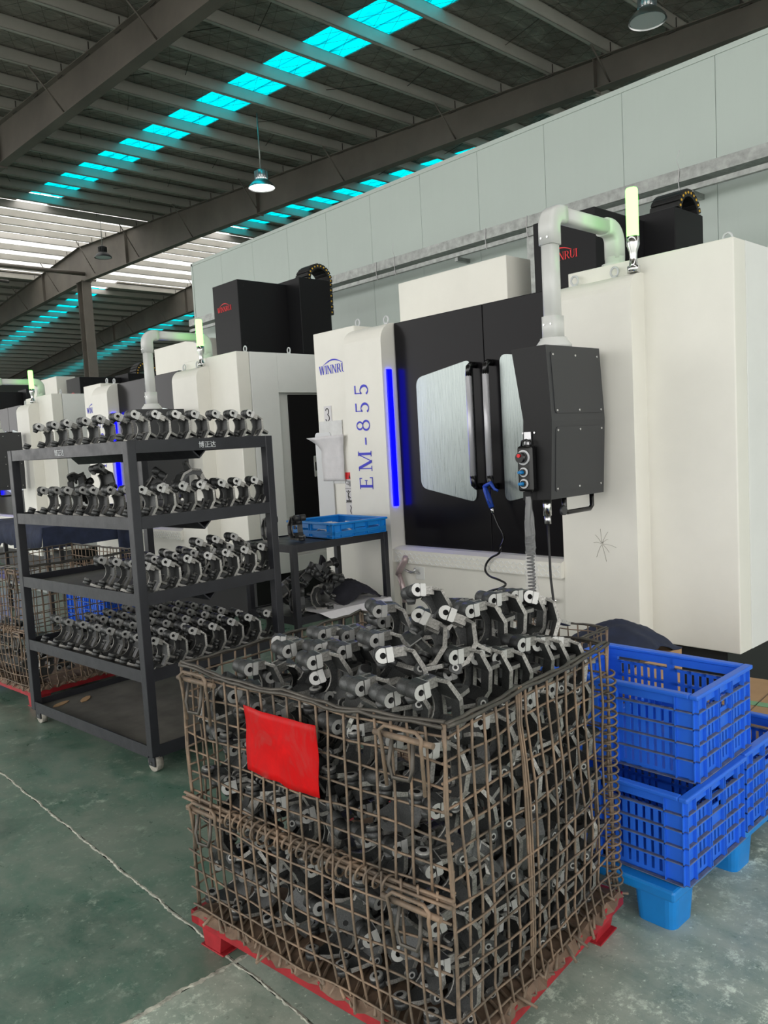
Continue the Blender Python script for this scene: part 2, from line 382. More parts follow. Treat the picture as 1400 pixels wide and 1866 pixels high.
    for x in rx:
        b = MB()
        yy = [Y0, 4, 10, 16, 20, 24, RIDGE, 32, 36, 42, 48, Y1]
        for k in range(len(yy)-1):
            a, c = yy[k], yy[k+1]
            def zb(y):
                d = max(0, 1-abs(y-RIDGE)/8.0); return z_bot(y)-0.12*d
            for (xa, xb, fa, fc) in ((-0.006, 0.006, None, None), (-0.1, 0.1, 'b', 'b'), (-0.1, 0.1, 't', 't')):
                if fa is None: q = [(zb(a), z_top(a)), (zb(c), z_top(c))]
                elif fa == 'b': q = [(zb(a)-0.012, zb(a)), (zb(c)-0.012, zb(c))]
                else: q = [(z_top(a)-0.012, z_top(a)), (z_top(c)-0.012, z_top(c))]
                i = b.add([(x+xa, a, q[0][0]), (x+xb, a, q[0][0]), (x+xb, c, q[1][0]), (x+xa, c, q[1][0]),
                           (x+xa, a, q[0][1]), (x+xb, a, q[0][1]), (x+xb, c, q[1][1]), (x+xa, c, q[1][1])])
                for w_ in ((0, 3, 2, 1), (4, 5, 6, 7), (0, 1, 5, 4), (2, 3, 7, 6), (1, 2, 6, 5), (0, 4, 7, 3)): b.face([i+t for t in w_], 'beam')
        ra_o = b.build('rafter', ceil)
        for y in (7.3, 17.0, 24.4, 31.6, 39):
            MB().box((x-0.1, y-0.008, z_bot(y)-0.05), (x+0.1, y+0.008, z_top(y)), 'beam').build('stiffener', ra_o)
    for x in rx[1:4]:
        for k, p in enumerate(pur):
            if p < 3 or p > 50: continue
            MB().box((x-0.05, p-0.01, z_top(p)-0.02), (x-0.035, p+0.16, z_top(p)+0.17), 'wire_dark').build('purlin_cleat', ceil)
            if k % 3 == 1:
                zb = z_bot(p)+0.03
                MB().tube([(x-0.62, p+0.03, z_top(p)+0.05), (x-0.02, p+0.03, zb)], 0.016, 'beam', 5).build('fly_brace', ceil)
    # sag rods between purlins
    for x in (3.6, 7.0, 10.2, 13.6, 16.6):
        for k in range(len(pur)-1):
            if 3 < pur[k] < 23: MB().tube([(x, pur[k]+0.03, z_top(pur[k])+0.05), (x+(0.5 if k % 2 else -0.5), pur[k+1]+0.03, z_top(pur[k+1])+0.12)], 0.006, 'wire_dark', 4).build('sag_rod', ceil)
    # wire netting under the foil: too many wires to count
    b = MB()
    for sgn in (1, -1):
        for k in range(-30, 75):
            pts = []
            x = 1.5+k*0.34
            for j in range(0, 26, 5):
                xx = x+sgn*j*0.42; y = 3+j*0.8
                if 1.0 < xx < 20: pts.append((xx, y, z_top(y)+0.195))
            if len(pts) > 1: b.tube(pts, 0.0026, 'wire_dark', 3, False)
    stuff(b.build('wire_netting', ceil))
    # hall end walls
    struct(MB().box((X0, Y1, -0.05), (X1, Y1+0.2, 7.6), 'far_wall').build('wall_back'))
    struct(MB().box((X1, Y0, -0.05), (X1+0.2, Y1, 9.5), 'far_wall').build('wall_far_right'))
    # partition wall behind the machines
    wx, wy1, wz = 6.5, 11.12, 4.43
    wl = MB().box((wx+0.02, -6.0, 0), (wx+0.09, wy1-0.02, wz-0.02), 'wall').build('wall_right'); struct(wl)
    y = 2.895-0.819*10
    while y < wy1-0.01:
        y2 = min(y+0.819, wy1); b = MB()
        b.bbox((wx-0.004, y+0.0015, 0.01), (wx+0.03, y2-0.0015, wz), 'wall', 0.003)
        for q in range(1, 5): b.prism([(wx-0.0046, y+q*(y2-y)/5), (wx-0.003, y+q*(y2-y)/5-0.03), (wx-0.003, y+q*(y2-y)/5+0.03)], 2, 0.02, wz-0.05, 'wall')
        b.build('wall_panel', wl); y = y2
    t1 = MB().box((wx-0.012, -6.0, wz-0.03), (wx+0.10, wy1+0.01, wz+0.012), 'wall').build('trim_1'); struct(t1)
    t2 = MB().box((wx-0.012, wy1-0.03, 0), (wx+0.10, wy1+0.012, wz), 'wall').build('trim_2'); struct(t2)
build_hall()

def build_column():
    t = thing('steel_column', 'grey steel column rising under the bright ridge of the roof', 'column', (12, RIDGE, 0))
    h = z_bot(RIDGE)-0.15
    MB().box((-0.01, -0.22, 0), (0.01, 0.22, h), 'beam').build('web', t)
    for s in (-1, 1): MB().box((-0.16, s*0.22-0.01, 0), (0.16, s*0.22+0.01, h), 'beam').build('flange', t)
    MB().box((-0.2, -0.27, h), (0.2, 0.27, h+0.03), 'beam').build('cap_plate', t)
    MB().box((-0.25, -0.3, 0), (0.25, 0.3, 0.03), 'beam').build('base_plate', t)
    b = MB().tube([(-5.8, 27.7, 8.02), (11.95, 27.75, 8.05)], 0.07, 'beam', 8); o = b.build('ridge_strut')
    tag(o, 'round steel strut meeting the top of the grey column', 'strut')
    o = MB().tube([(6.5, 27.2, 7.55), (9.9, 29.4, 7.9)], 0.06, 'wire_dark', 8).build('roof_brace'); tag(o, 'dark diagonal roof brace left of the grey column', 'brace')
build_column()

def build_tray():
    t = thing('cable_tray', 'long galvanised cable tray fixed along the pale green partition wall', 'cable tray', (6.28, 0, 3.42))
    MB().box((0, -5.5, 0.03), (0.004, 10.95, 0.125), 'galv').build('side_rail', t)
    MB().box((0.18, -5.5, 0.03), (0.184, 10.95, 0.125), 'galv').build('side_rail', t)
    MB().box((0, -5.5, 0.026), (0.184, 10.95, 0.03), 'galv').build('tray_floor', t)
    MB().box((0.0, -5.5, -0.06), (0.04, 10.95, -0.02), 'galv').build('support_rail', t)
    for y in (-3, 0.5, 3.0, 5.5, 8.0, 10.2):
        MB().box((0.02, y, -0.1), (0.215, y+0.04, -0.06), 'galv').build('wall_bracket', t)
    for y in (2.4, 3.1, 4.6, 5.1, 6.4, 6.7, 8.7):
        b = MB(); b.tube([(-0.004, y, 0.13), (-0.006, y+0.01, 0.03), (-0.004, y, -0.065), (0.0, y-0.01, -0.075)], 0.003, 'paper', 4)
        if y in (3.1, 6.4): b.tube([(-0.004, y, 0.13), (-0.01, y+0.02, 0.2), (-0.03, y-0.02, 0.26)], 0.002, 'paper', 4)
        b.build('cable_tie', t)
    MB().box((0.02, 4.55, -1.3), (0.06, 4.63, 0.03), 'galv').build('drop_channel', t)
    MB().cyl((0.04, 4.45, -1.3), (0.04, 4.45, 0.03), 0.012, 'galv', n=8).build('conduit', t)
build_tray()

def build_lamp(loc, label, lit, r=0.26, silver=False):
    x, y, z = loc; sh_m = 'alu' if lit or silver else 'dgrey'
    t = thing('high_bay_lamp', label, 'lamp', (x, y, z), 0, 'high bay lamps on rods')
    sh = MB().lathe([(r, 0), (r*0.97, 0.03), (r*0.75, 0.10), (r*0.5, 0.15), (r*0.42, 0.17)], sh_m, 28, cap=False)
    sh.lathe([(r*0.40, 0.165), (r*0.72, 0.095), (r*0.94, 0.03), (r*0.985, 0.0)], sh_m, 28, cap=False); sh.build('shade', t)
    MB().lathe([(r*0.9, 0.012), (r*0.9, 0.02)], 'lamp_on' if lit else 'grey_lt', 24).build('lens', t)
    hb = MB()
    hb.lathe([(r*0.3, 0.17), (r*0.36, 0.18), (r*0.36, 0.33), (r*0.2, 0.36)], sh_m, 16)
    for k in range(14):
        a = 2*math.pi*k/14; X = Matrix.Rotation(a, 4, 'Z'); hb.box((r*0.34, -0.006, 0.18), (r*0.5, 0.006, 0.32), sh_m, X)
    hb.build('heat_sink', t)
    MB().cyl((0, 0, 0.34), (0, 0, z_top(y)+0.1-z), 0.014, 'galv', n=8).build('rod', t)
build_lamp((9.4, 13.2, 6.64), 'lit high bay lamp hanging on a long rod in mid roof', True)
build_lamp((10.9, 23.85, 7.68), 'dark unlit high bay lamp hanging against the bright ridge', False)
build_lamp((10.38, 5.52, 6.92), 'silver finned high bay lamp above the pale partition wall', False, 0.25, True)

# ------------------------------------------------------------------ lettering (hand-built serif capitals)
def g_stroke(a, b, wa, wb=None):
    """quad from a to b with horizontal width"""
    wb = wa if wb is None else wb
    return [(a[0]-wa/2, a[1]), (a[0]+wa/2, a[1]), (b[0]+wb/2, b[1]), (b[0]-wb/2, b[1])]
def g_rect(x0, y0, x1, y1): return [(x0, y0), (x1, y0), (x1, y1), (x0, y1)]
def g_arc(cx, cy, rx, ry, a0, a1, t0, t1=None, n=14, tmin=0.03):
    """arc band, horizontal parts thin and vertical parts thick; list of quads"""
    q = []; t1 = t0
    for k in range(n):
        a = R(a0+(a1-a0)*k/n); b = R(a0+(a1-a0)*(k+1)/n)
        def band(t):
            wd = tmin+(t0-tmin)*abs(math.cos(t))
            return ((cx+rx*math.cos(t), cy+ry*math.sin(t)), (cx+(rx-wd)*math.cos(t), cy+(ry-wd)*math.sin(t)))
        o1, i1 = band(a); o2, i2 = band(b); q.append([o1, o2, i2, i1])
    return q
def serif(x, y, w=0.26, t=0.035): return g_rect(x-w/2, y-(t if y > 0.5 else 0), x+w/2, y+(0 if y > 0.5 else t))
GL = {
 'I': (0.34, [g_stroke((0.17, 0), (0.17, 1), 0.13), serif(0.17, 0, .3), serif(0.17, 1, .3)]),
 'N': (0.86, [g_stroke((0.14, 0), (0.14, 1), 0.045), g_stroke((0.72, 0), (0.72, 1), 0.045), g_stroke((0.72, 0), (0.15, 1), 0.14), serif(0.14, 0), serif(0.72, 1), serif(0.12, 1, .2)]),
 'W': (1.12, [g_stroke((0.34, 0), (0.12, 1), 0.13), g_stroke((0.34, 0), (0.56, 1), 0.045), g_stroke((0.78, 0), (0.56, 1), 0.13), g_stroke((0.78, 0), (1.0, 1), 0.045), serif(0.12, 1), serif(0.56, 1), serif(1.0, 1, .2)]),
 'R': (0.8, [g_stroke((0.17, 0), (0.17, 1), 0.13), serif(0.17, 0), serif(0.12, 1, .2), g_rect(0.17, .965, .42, 1), g_rect(0.17, .48, .42, .515), g_stroke((0.72, 0), (0.4, .5), 0.13), serif(0.74, 0, .16)] + g_arc(0.40, 0.74, 0.26, 0.26, -90, 90, 0.13)),
 'U': (0.82, [g_stroke((0.17, 0.3), (0.17, 1), 0.13), g_stroke((0.68, 0.3), (0.68, 1), 0.045), serif(0.17, 1), serif(0.68, 1, .2)] + g_arc(0.40, 0.30, 0.295, 0.31, 180, 360, 0.11)),
 'E': (0.72, [g_stroke((0.17, 0), (0.17, 1), 0.13), serif(0.15, 0, .26), serif(0.15, 1, .26), g_rect(.17, 0, .62, .04), g_rect(.17, .96, .6, 1), g_rect(.17, .48, .48, .52), g_rect(.58, 0, .63, .2), g_rect(.56, .82, .6, 1), g_rect(.45, .40, .485, .60)]),
 'M': (1.06, [g_stroke((0.14, 0), (0.14, 1), 0.045), g_stroke((0.88, 0), (0.88, 1), 0.13), g_stroke((0.5, 0), (0.16, 1), 0.14), g_stroke((0.5, 0), (0.86, 1), 0.045), serif(0.14, 0), serif(0.88, 0, .28), serif(.12, 1, .2), serif(.9, 1, .24)]),
 '-': (0.5, [g_rect(0.06, .32, .42, .40)]),
 '8': (0.68, g_arc(0.32, 0.75, 0.23, 0.25, 0, 360, 0.09, n=22) + g_arc(0.32, 0.27, 0.28, 0.28, 0, 360, 0.10, n=22)),
 '5': (0.68, [g_rect(0.14, .93, .56, 1.0), g_stroke((0.15, .50), (0.16, 1), 0.045)] + g_arc(0.28, 0.30, 0.29, 0.31, -140, 130, 0.12, n=20)),
 '3': (0.62, g_arc(0.27, 0.75, 0.21, 0.25, -80, 160, 0.07, n=18, tmin=.06) + g_arc(0.27, 0.27, 0.25, 0.27, -160, 80, 0.07, n=18, tmin=.06)),
}
def lettering(text, size, mat, X, gap=0.05, th=0.002):
    """flat raised letters in the local XY plane of X (x right, y up, z out)"""
    b = MB(); x = 0
    for ch in text:
        adv, polys = GL[ch]
        for p in polys:
            n = len(p); i = b.add([X @ Vector(((x+q[0])*size, q[1]*size, th)) for q in p]+[X @ Vector(((x+q[0])*size, q[1]*size, 0)) for q in p])
            b.face([i+k for k in range(n)], mat)
            for k in range(n): b.face([i+k, i+n+k, i+n+(k+1) % n, i+(k+1) % n], mat)
        x += adv+gap
    return b, x*size
def frame(o, right, up):
    r = Vector(right).normalized(); u = Vector(up).normalized(); n = r.cross(u)
    m = Matrix((r, u, n)).transposed().to_4x4(); m.translation = Vector(o); return m
def logo(parent, o, right, up, size, mat):
    b, wd = lettering('WINNRUI', size, mat, frame(o, right, up), 0.02)
    X = frame(o, right, up); cx = wd*0.5; n = 16; i = []
    for k in range(n+1):
        t = k/n; x = wd*(0.16+0.68*t); h = size*(1.06+0.52*math.sin(math.pi*t)); th = size*0.16*math.sin(math.pi*(0.08+0.84*t))
        i.append(b.add([X @ Vector((x, h-th*0.6, 0.002)), X @ Vector((x, h+th*0.4, 0.002))]))
    for k in range(n): b.face([i[k], i[k+1], i[k+1]+1, i[k]+1], mat)
    o_ = b.build('logo', parent); o_['label'] = 'name lettering under a swoosh'; return o_
def font_text(name, text, size, mat, X, parent, extrude=0.0006):
    cu = bpy.data.curves.new(name, 'FONT'); cu.body = text; cu.size = size; cu.extrude = extrude; cu.resolution_u = 3
    tmp = bpy.data.objects.new(name, cu); COL.objects.link(tmp)
    dg = bpy.context.evaluated_depsgraph_get(); me = bpy.data.meshes.new_from_object(tmp.evaluated_get(dg))
    bpy.data.objects.remove(tmp); me.transform(X); me.materials.clear(); me.materials.append(M[mat])
    return obj(name, me, parent)

# ------------------------------------------------------------------ machining centre
MX, MY = 3.772, 1.608
def round_top(x0, x1, z0, z1, r, n=8):
    """xz profile with the front (x0) top corner rounded"""
    p = [(x0, z0), (x1, z0), (x1, z1)]
    for k in range(n+1):
        a = R(90+90*k/n); p.append((x0+r+r*math.cos(a), z1-r+r*math.sin(a)))
    return p
def sqtube(b, pts, w, mat, bev=0.02):
    """rounded-square section sweep in the xz plane (constant y)"""
    prof = rrect(-w, -w, w, w, bev, 3); n = len(prof); rings = []
    for k, p in enumerate(pts):
        p = Vector(p); t = (Vector(pts[min(k+1, len(pts)-1)])-Vector(pts[max(0, k-1)])).normalized()
        yv = Vector((0, 1, 0)); nv = t.cross(yv).normalized()
        rings.append(b.add([p+yv*q[0]+nv*q[1] for q in prof]))
    for k in range(len(pts)-1):
        for j in range(n): b.face([rings[k]+j, rings[k]+(j+1) % n, rings[k+1]+(j+1) % n, rings[k+1]+j], mat, True)
    b.face([rings[0]+j for j in reversed(range(n))], mat); b.face([rings[-1]+j for j in range(n)], mat)
def elbow(c, r, a0, a1, y, n=7):
    return [(c[0]+r*math.cos(R(a0+(a1-a0)*k/n)), y, c[1]+r*math.sin(R(a0+(a1-a0)*k/n))) for k in range(n+1)]
def eye_bolt(p, parent):
    b = MB(); b.cyl(p, (p[0], p[1], p[2]+0.015), 0.016, 'grey_lt', n=10)
    b.tube([(p[0], p[1]+0.022*math.sin(2*math.pi*k/14), p[2]+0.035+0.024*math.cos(2*math.pi*k/14)) for k in range(15)], 0.006, 'grey_lt', 6, False)
    b.build('eye_bolt', parent)
def build_machine(label):
    t = thing('machining_center', label, 'machine', (MX, MY, 0), 0, 'row of machining centers')
    zb, zt = 0.38, 2.35
    # base and enclosure
    MB().box((0.12, 0.12, 0), (1.85, 3.0, zb), 'rubber').build('base', t)
    e = MB()
    e.bbox((0, 0.003, zb), (0.13, 0.5, zt), 'white', 0.006)
    e.bbox((0.1335, 0.003, zb), (0.42, 0.5, zt), 'white2', 0.004)
    e.bbox((0.42, 0.003, 2.0), (1.9, 0.5, zt), 'white2', 0.004)
    e.box((0.42, 0.075, zb), (1.9, 0.5, 2.0), 'white2')
    e.bbox((0.42, 0.003, zb), (1.9, 0.1, 0.52), 'white2', 0.004)
    e.bbox((0.0, 0.5, zb), (1.9, 0.9, zt), 'white', 0.004)
    e.build('right_enclosure', t)
    MB().box((0, 0.9, zb), (1.9, 2.23, 2.2), 'white').build('middle_enclosure', t)
    MB().bbox((-0.062, 2.62, 0.3), (1.9, 3.08, 2.325), 'white', 0.006).build('left_enclosure', t)
    sd = MB().bbox((0.56, 0.055, 0.55), (1.45, 0.08, 1.985), 'black', 0.003).build('side_door', t)
    MB().bbox((0.80, 0.045, 1.22), (0.85, 0.06, 1.42), 'chrome', 0.006).box((0.812, 0.042, 1.28), (0.838, 0.047, 1.36), 'hole').build('latch', sd)
    # front panels
    MB().prism(round_top(-0.135, 0.02, 0.30, 2.27, 0.10), 1, 0.455, 0.9, 'white').build('right_front_panel', t)
    lp = MB().prism(round_top(-0.172, 0.02, 0.30, 2.285, 0.12), 1, 2.235, 2.62, 'white').build('left_front_panel', t)
    b = MB(); b.bbox((-0.138, 2.226, 1.07), (-0.09, 2.238, 1.98), 'led_blue', 0.004); o = b.build('led_strip', lp); o['label'] = 'glowing blue light strip'
    zc = 1.185
    for ch in 'EM-855':
        bt, wd = lettering(ch, 0.134, 'blue_txt', frame((-0.174, 2.385, zc), (0, 0, 1), (0, 1, 0)), 0.22); zc += wd
        bt.build('letter', lp)
    logo(t, (-0.0635, 3.03, 2.02), (0, -1, 0), (0, 0, 1), 0.062, 'blue_txt')
    # doors
    dm = [('door', 1.469, 2.225), ('door', 0.905, 1.465)]
    wins = [[(2.035, 1.19), (2.035, 1.90), (1.565, 1.97), (1.565, 1.10)], [(1.345, 1.105), (1.345, 1.975), (0.93, 1.905), (0.93, 1.19)]]
    for (nm, a, c), wn, hy in zip(dm, wins, (1.535, 1.405)):
        d = MB().bbox((-0.055, a, 0.80), (-0.02, c, 2.28), 'black', 0.004).build('door', t)
        MB().prism(rpoly(wn, 0.055), 0, -0.064, -0.05, 'film_win').build('window', d)
        hb = MB(); rr = 0.016
        s = 1 if hy > 1.47 else -1
        for z0, z1 in ((1.20, 1.27), (1.86, 1.93)):
            zz = z0 if z0 < 1.5 else z1; zi = z1 if z0 < 1.5 else z0
            hb.tube([(-0.05, hy-s*0.0, zz), (-0.10, hy, zz), (-0.118, hy, zz+(0.012 if zi > zz else -0.012)), (-0.125, hy, zi)], 0.02, 'gblack', 10)
        hb.cyl((-0.125, hy, 1.265), (-0.125, hy, 1.865), 0.0195, 'handle_alu', n=14)
        hb.build('handle', d)
    # sill with tread plate and apron
    MB().prism([(-0.165, 0.70), (0.0, 0.70), (0.0, 0.80), (-0.11, 0.80), (-0.165, 0.785)], 1, 0.9, 2.235, 'white').build('sill', t)
    tp = MB(); rng = random.Random(3)
    for i in range(58):
        for j in range(3):
            y = 0.92+i*0.0225; z = 0.712+j*0.025; s = 1 if (i+j) % 2 else -1
            X = Matrix.Translation((-0.166, y, z)) @ Matrix.Rotation(R(45*s), 4, 'X')
            tp.box((-0.002, -0.011, -0.0025), (0.002, 0.011, 0.0025), 'white2', X)
    tp.build('tread_pattern', t)
    MB().bbox((-0.12, 0.9, 0.33), (0.0, 2.235, 0.70), 'white', 0.004).build('apron', t)
    # white box and spindle head cover above the roof
    MB().bbox((0.83, 1.96, 2.15), (1.12, 3.06, 2.775), 'white', 0.006).box((0.826, 2.2, 2.40), (0.832, 2.24, 2.46), 'grey_lt').box((0.826, 2.65, 2.36), (0.832, 2.70, 2.42), 'grey_lt').build('rear_box', t)
    hc = MB().bbox((0.90, 1.28, 2.1), (1.53, 1.77, 2.95), 'head_black', 0.006)
    for x, z in ((0.97, 2.89), (0.97, 2.3), (1.4, 2.89)): hc.cyl((x, 1.281, z), (x, 1.277, z), 0.012, 'hole', n=8)
    hc = hc.build('head_cover', t)
    MB().bbox((1.53, 1.05, 2.05), (1.95, 1.50, 2.99), 'head_black', 0.005).build('rear_cover', hc)
    logo(hc, (0.8985, 1.69, 2.66), (0, -1, 0), (0, 0, 1), 0.052, 'red_txt')
    n = 13
    for k in range(n):
        a = R(180-195*k/(n-1)); c = (1.86, 3.00); r = 0.150
        x, z = c[0]+r*math.cos(a), c[1]+r*math.sin(a)
        X = Matrix.Translation((x, 1.10, z)) @ Matrix.Rotation(-(a-math.pi/2), 4, 'Y')
        b = MB().bbox((-0.02, 0, -0.028), (0.02, 0.22, 0.028), 'rubber', 0.006, X)
        b.cyl(X @ Vector((0, -0.003, 0)), X @ Vector((0, 0.004, 0)), 0.009, 'yellow', n=10); b.build('chain_link', hc)
    for z in (2.90, 2.84, 2.78, 2.72, 2.66):
        b = MB().bbox((1.977, 1.10, z-0.028), (2.033, 1.32, z+0.028), 'rubber', 0.006); b.cyl((2.005, 1.097, z), (2.005, 1.104, z), 0.009, 'yellow', n=10); b.build('chain_link', hc)
    # tower light
    tl = MB().lathe([(0.032, 0), (0.032, 0.03), (0.022, 0.035), (0.018, 0.07), (0.02, 0.1), (0.032, 0.135), (0.032, 0.175)], 'chrome', 20, (-0.06, 0.475, 2.27)).build('tower_light', t)
    MB().lathe([(0.029, 0.175), (0.03, 0.18), (0.03, 0.40), (0.026, 0.41)], 'led_green', 20, (-0.06, 0.475, 2.27)).build('lens', tl)
    # support arm
    y = 0.69; ar = MB()
    sqtube(ar, [(-0.46, y, 1.98), (-0.46, y, 2.46)], 0.037, 'pipe')
    sqtube(ar, [(-0.40, y, 2.555), (0.06, y, 2.555)], 0.037, 'pipe')
    arm = ar.build('support_arm', t)
    el = MB(); sqtube(el, [(-0.46, y, 2.40)]+elbow((-0.39, 2.485), 0.07, 180, 90, y)+[(-0.36, y, 2.555)], 0.044, 'pipe')
    for s in (-1, 1): el.cyl((-0.505, y+s*0.018, 2.43), (-0.509, y+s*0.018, 2.43), 0.005, 'chrome', n=8)
    el.build('elbow', arm)
    el = MB(); sqtube(el, [(0.02, y, 2.555)]+elbow((0.06, 2.485), 0.07, 90, 0, y)+[(0.13, y, 2.40)], 0.044, 'pipe')
    el.lathe([(0.07, 0.0), (0.07, 0.025), (0.052, 0.03), (0.052, 0.06)], 'pipe', 16, (0.13, y, 2.35)); el.build('elbow', arm)
    el = MB(); sqtube(el, [(-0.46, y, 1.955), (-0.46, y, 2.06)], 0.044, 'pipe'); el.lathe([(0.088, 0), (0.088, 0.015), (0.065, 0.045), (0.065, 0.05)], 'pipe', 18, (-0.46, y, 1.905))
    for s in (-1, 1): el.cyl((-0.505, y+s*0.02, 2.02), (-0.509, y+s*0.02, 2.02), 0.005, 'chrome', n=8)
    el.build('socket', arm)
    # control cabinet
    x0, x1 = -0.655, -0.20
    prof = [(0.60, 1.18), (0.58, 1.55), (0.60, 1.905), (0.80, 1.905), (0.745, 1.56), (0.765, 1.175)]
    cb = MB().prism(prof, 0, x0, x1, 'dgrey', 'black_tex').build('control_cabinet', t)
    for (za, zc, ya, yc) in ((1.585, 1.875, 0.582, 0.598), (1.215, 1.52, 0.598, 0.582)):
        pl = MB(); d = Vector((0, yc-ya, zc-za)); L = d.length; X = frame((x0+0.03, ya-0.002, za), (1, 0, 0), d)
        pl.prism([(p[0], p[1]) for p in rrect(0, 0, x1-x0-0.05, L, 0.015, 3)], 2, -0.004, 0.002, 'dgrey', X=X)
        for sx in (0.015, 0.2, 0.39):
            for sy in (0.014, L-0.014): pl.cyl(X @ Vector((sx, sy, 0.0)), X @ Vector((sx, sy, 0.0045)), 0.0055, 'chrome', n=8)
        pl.build('cover_plate', cb)
    MB().tube([(-0.52, 0.62, 1.18), (-0.52, 0.62, 1.12), (-0.50, 0.62, 1.105), (-0.30, 0.62, 1.105), (-0.28, 0.62, 1.12), (-0.28, 0.62, 1.18)], 0.012, 'gblack', 8).build('pull_handle', cb)
    MB().cyl((-0.62, 0.65, 1.10), (-0.62, 0.65, 1.18), 0.02, 'chrome', n=12).cyl((-0.62, 0.65, 1.06), (-0.62, 0.65, 1.10), 0.016, 'alu', n=12).build('connector', cb)
    b = MB(); b.cyl((-0.57, 0.585, 1.12), (-0.57, 0.60, 1.12), 0.022, 'dgrey', n=12); b.build('connector_cap', cb)
    for p in ((0.16, 0.10, zt), (0.6, 0.06, zt), (-0.03, 0.60, 2.265), (-0.03, 0.84, 2.265), (0.05, 2.7, 2.325), (-0.05, 2.3, 2.28)): eye_bolt(p, t)
    return t
m1 = build_machine('nearest white machining center, taped number 3 beside its blue vertical lettering')
def dup_machine(y, label, dz):
    c = copy_tree(m1); c.location = (MX, y, 0); c['label'] = label
    for ch in c.children:
        if ch.name.startswith('head_cover'): ch.location.z += dz
    return c
dup_machine(5.83, 'second white machining center with red logo on its tall black head, behind the black cart', 0.33)
dup_machine(10.05, 'third white machining center in the row, red arc showing above its roof', -0.25)
dup_machine(14.27, 'farthest white machining center at the left edge of the row', -0.1)

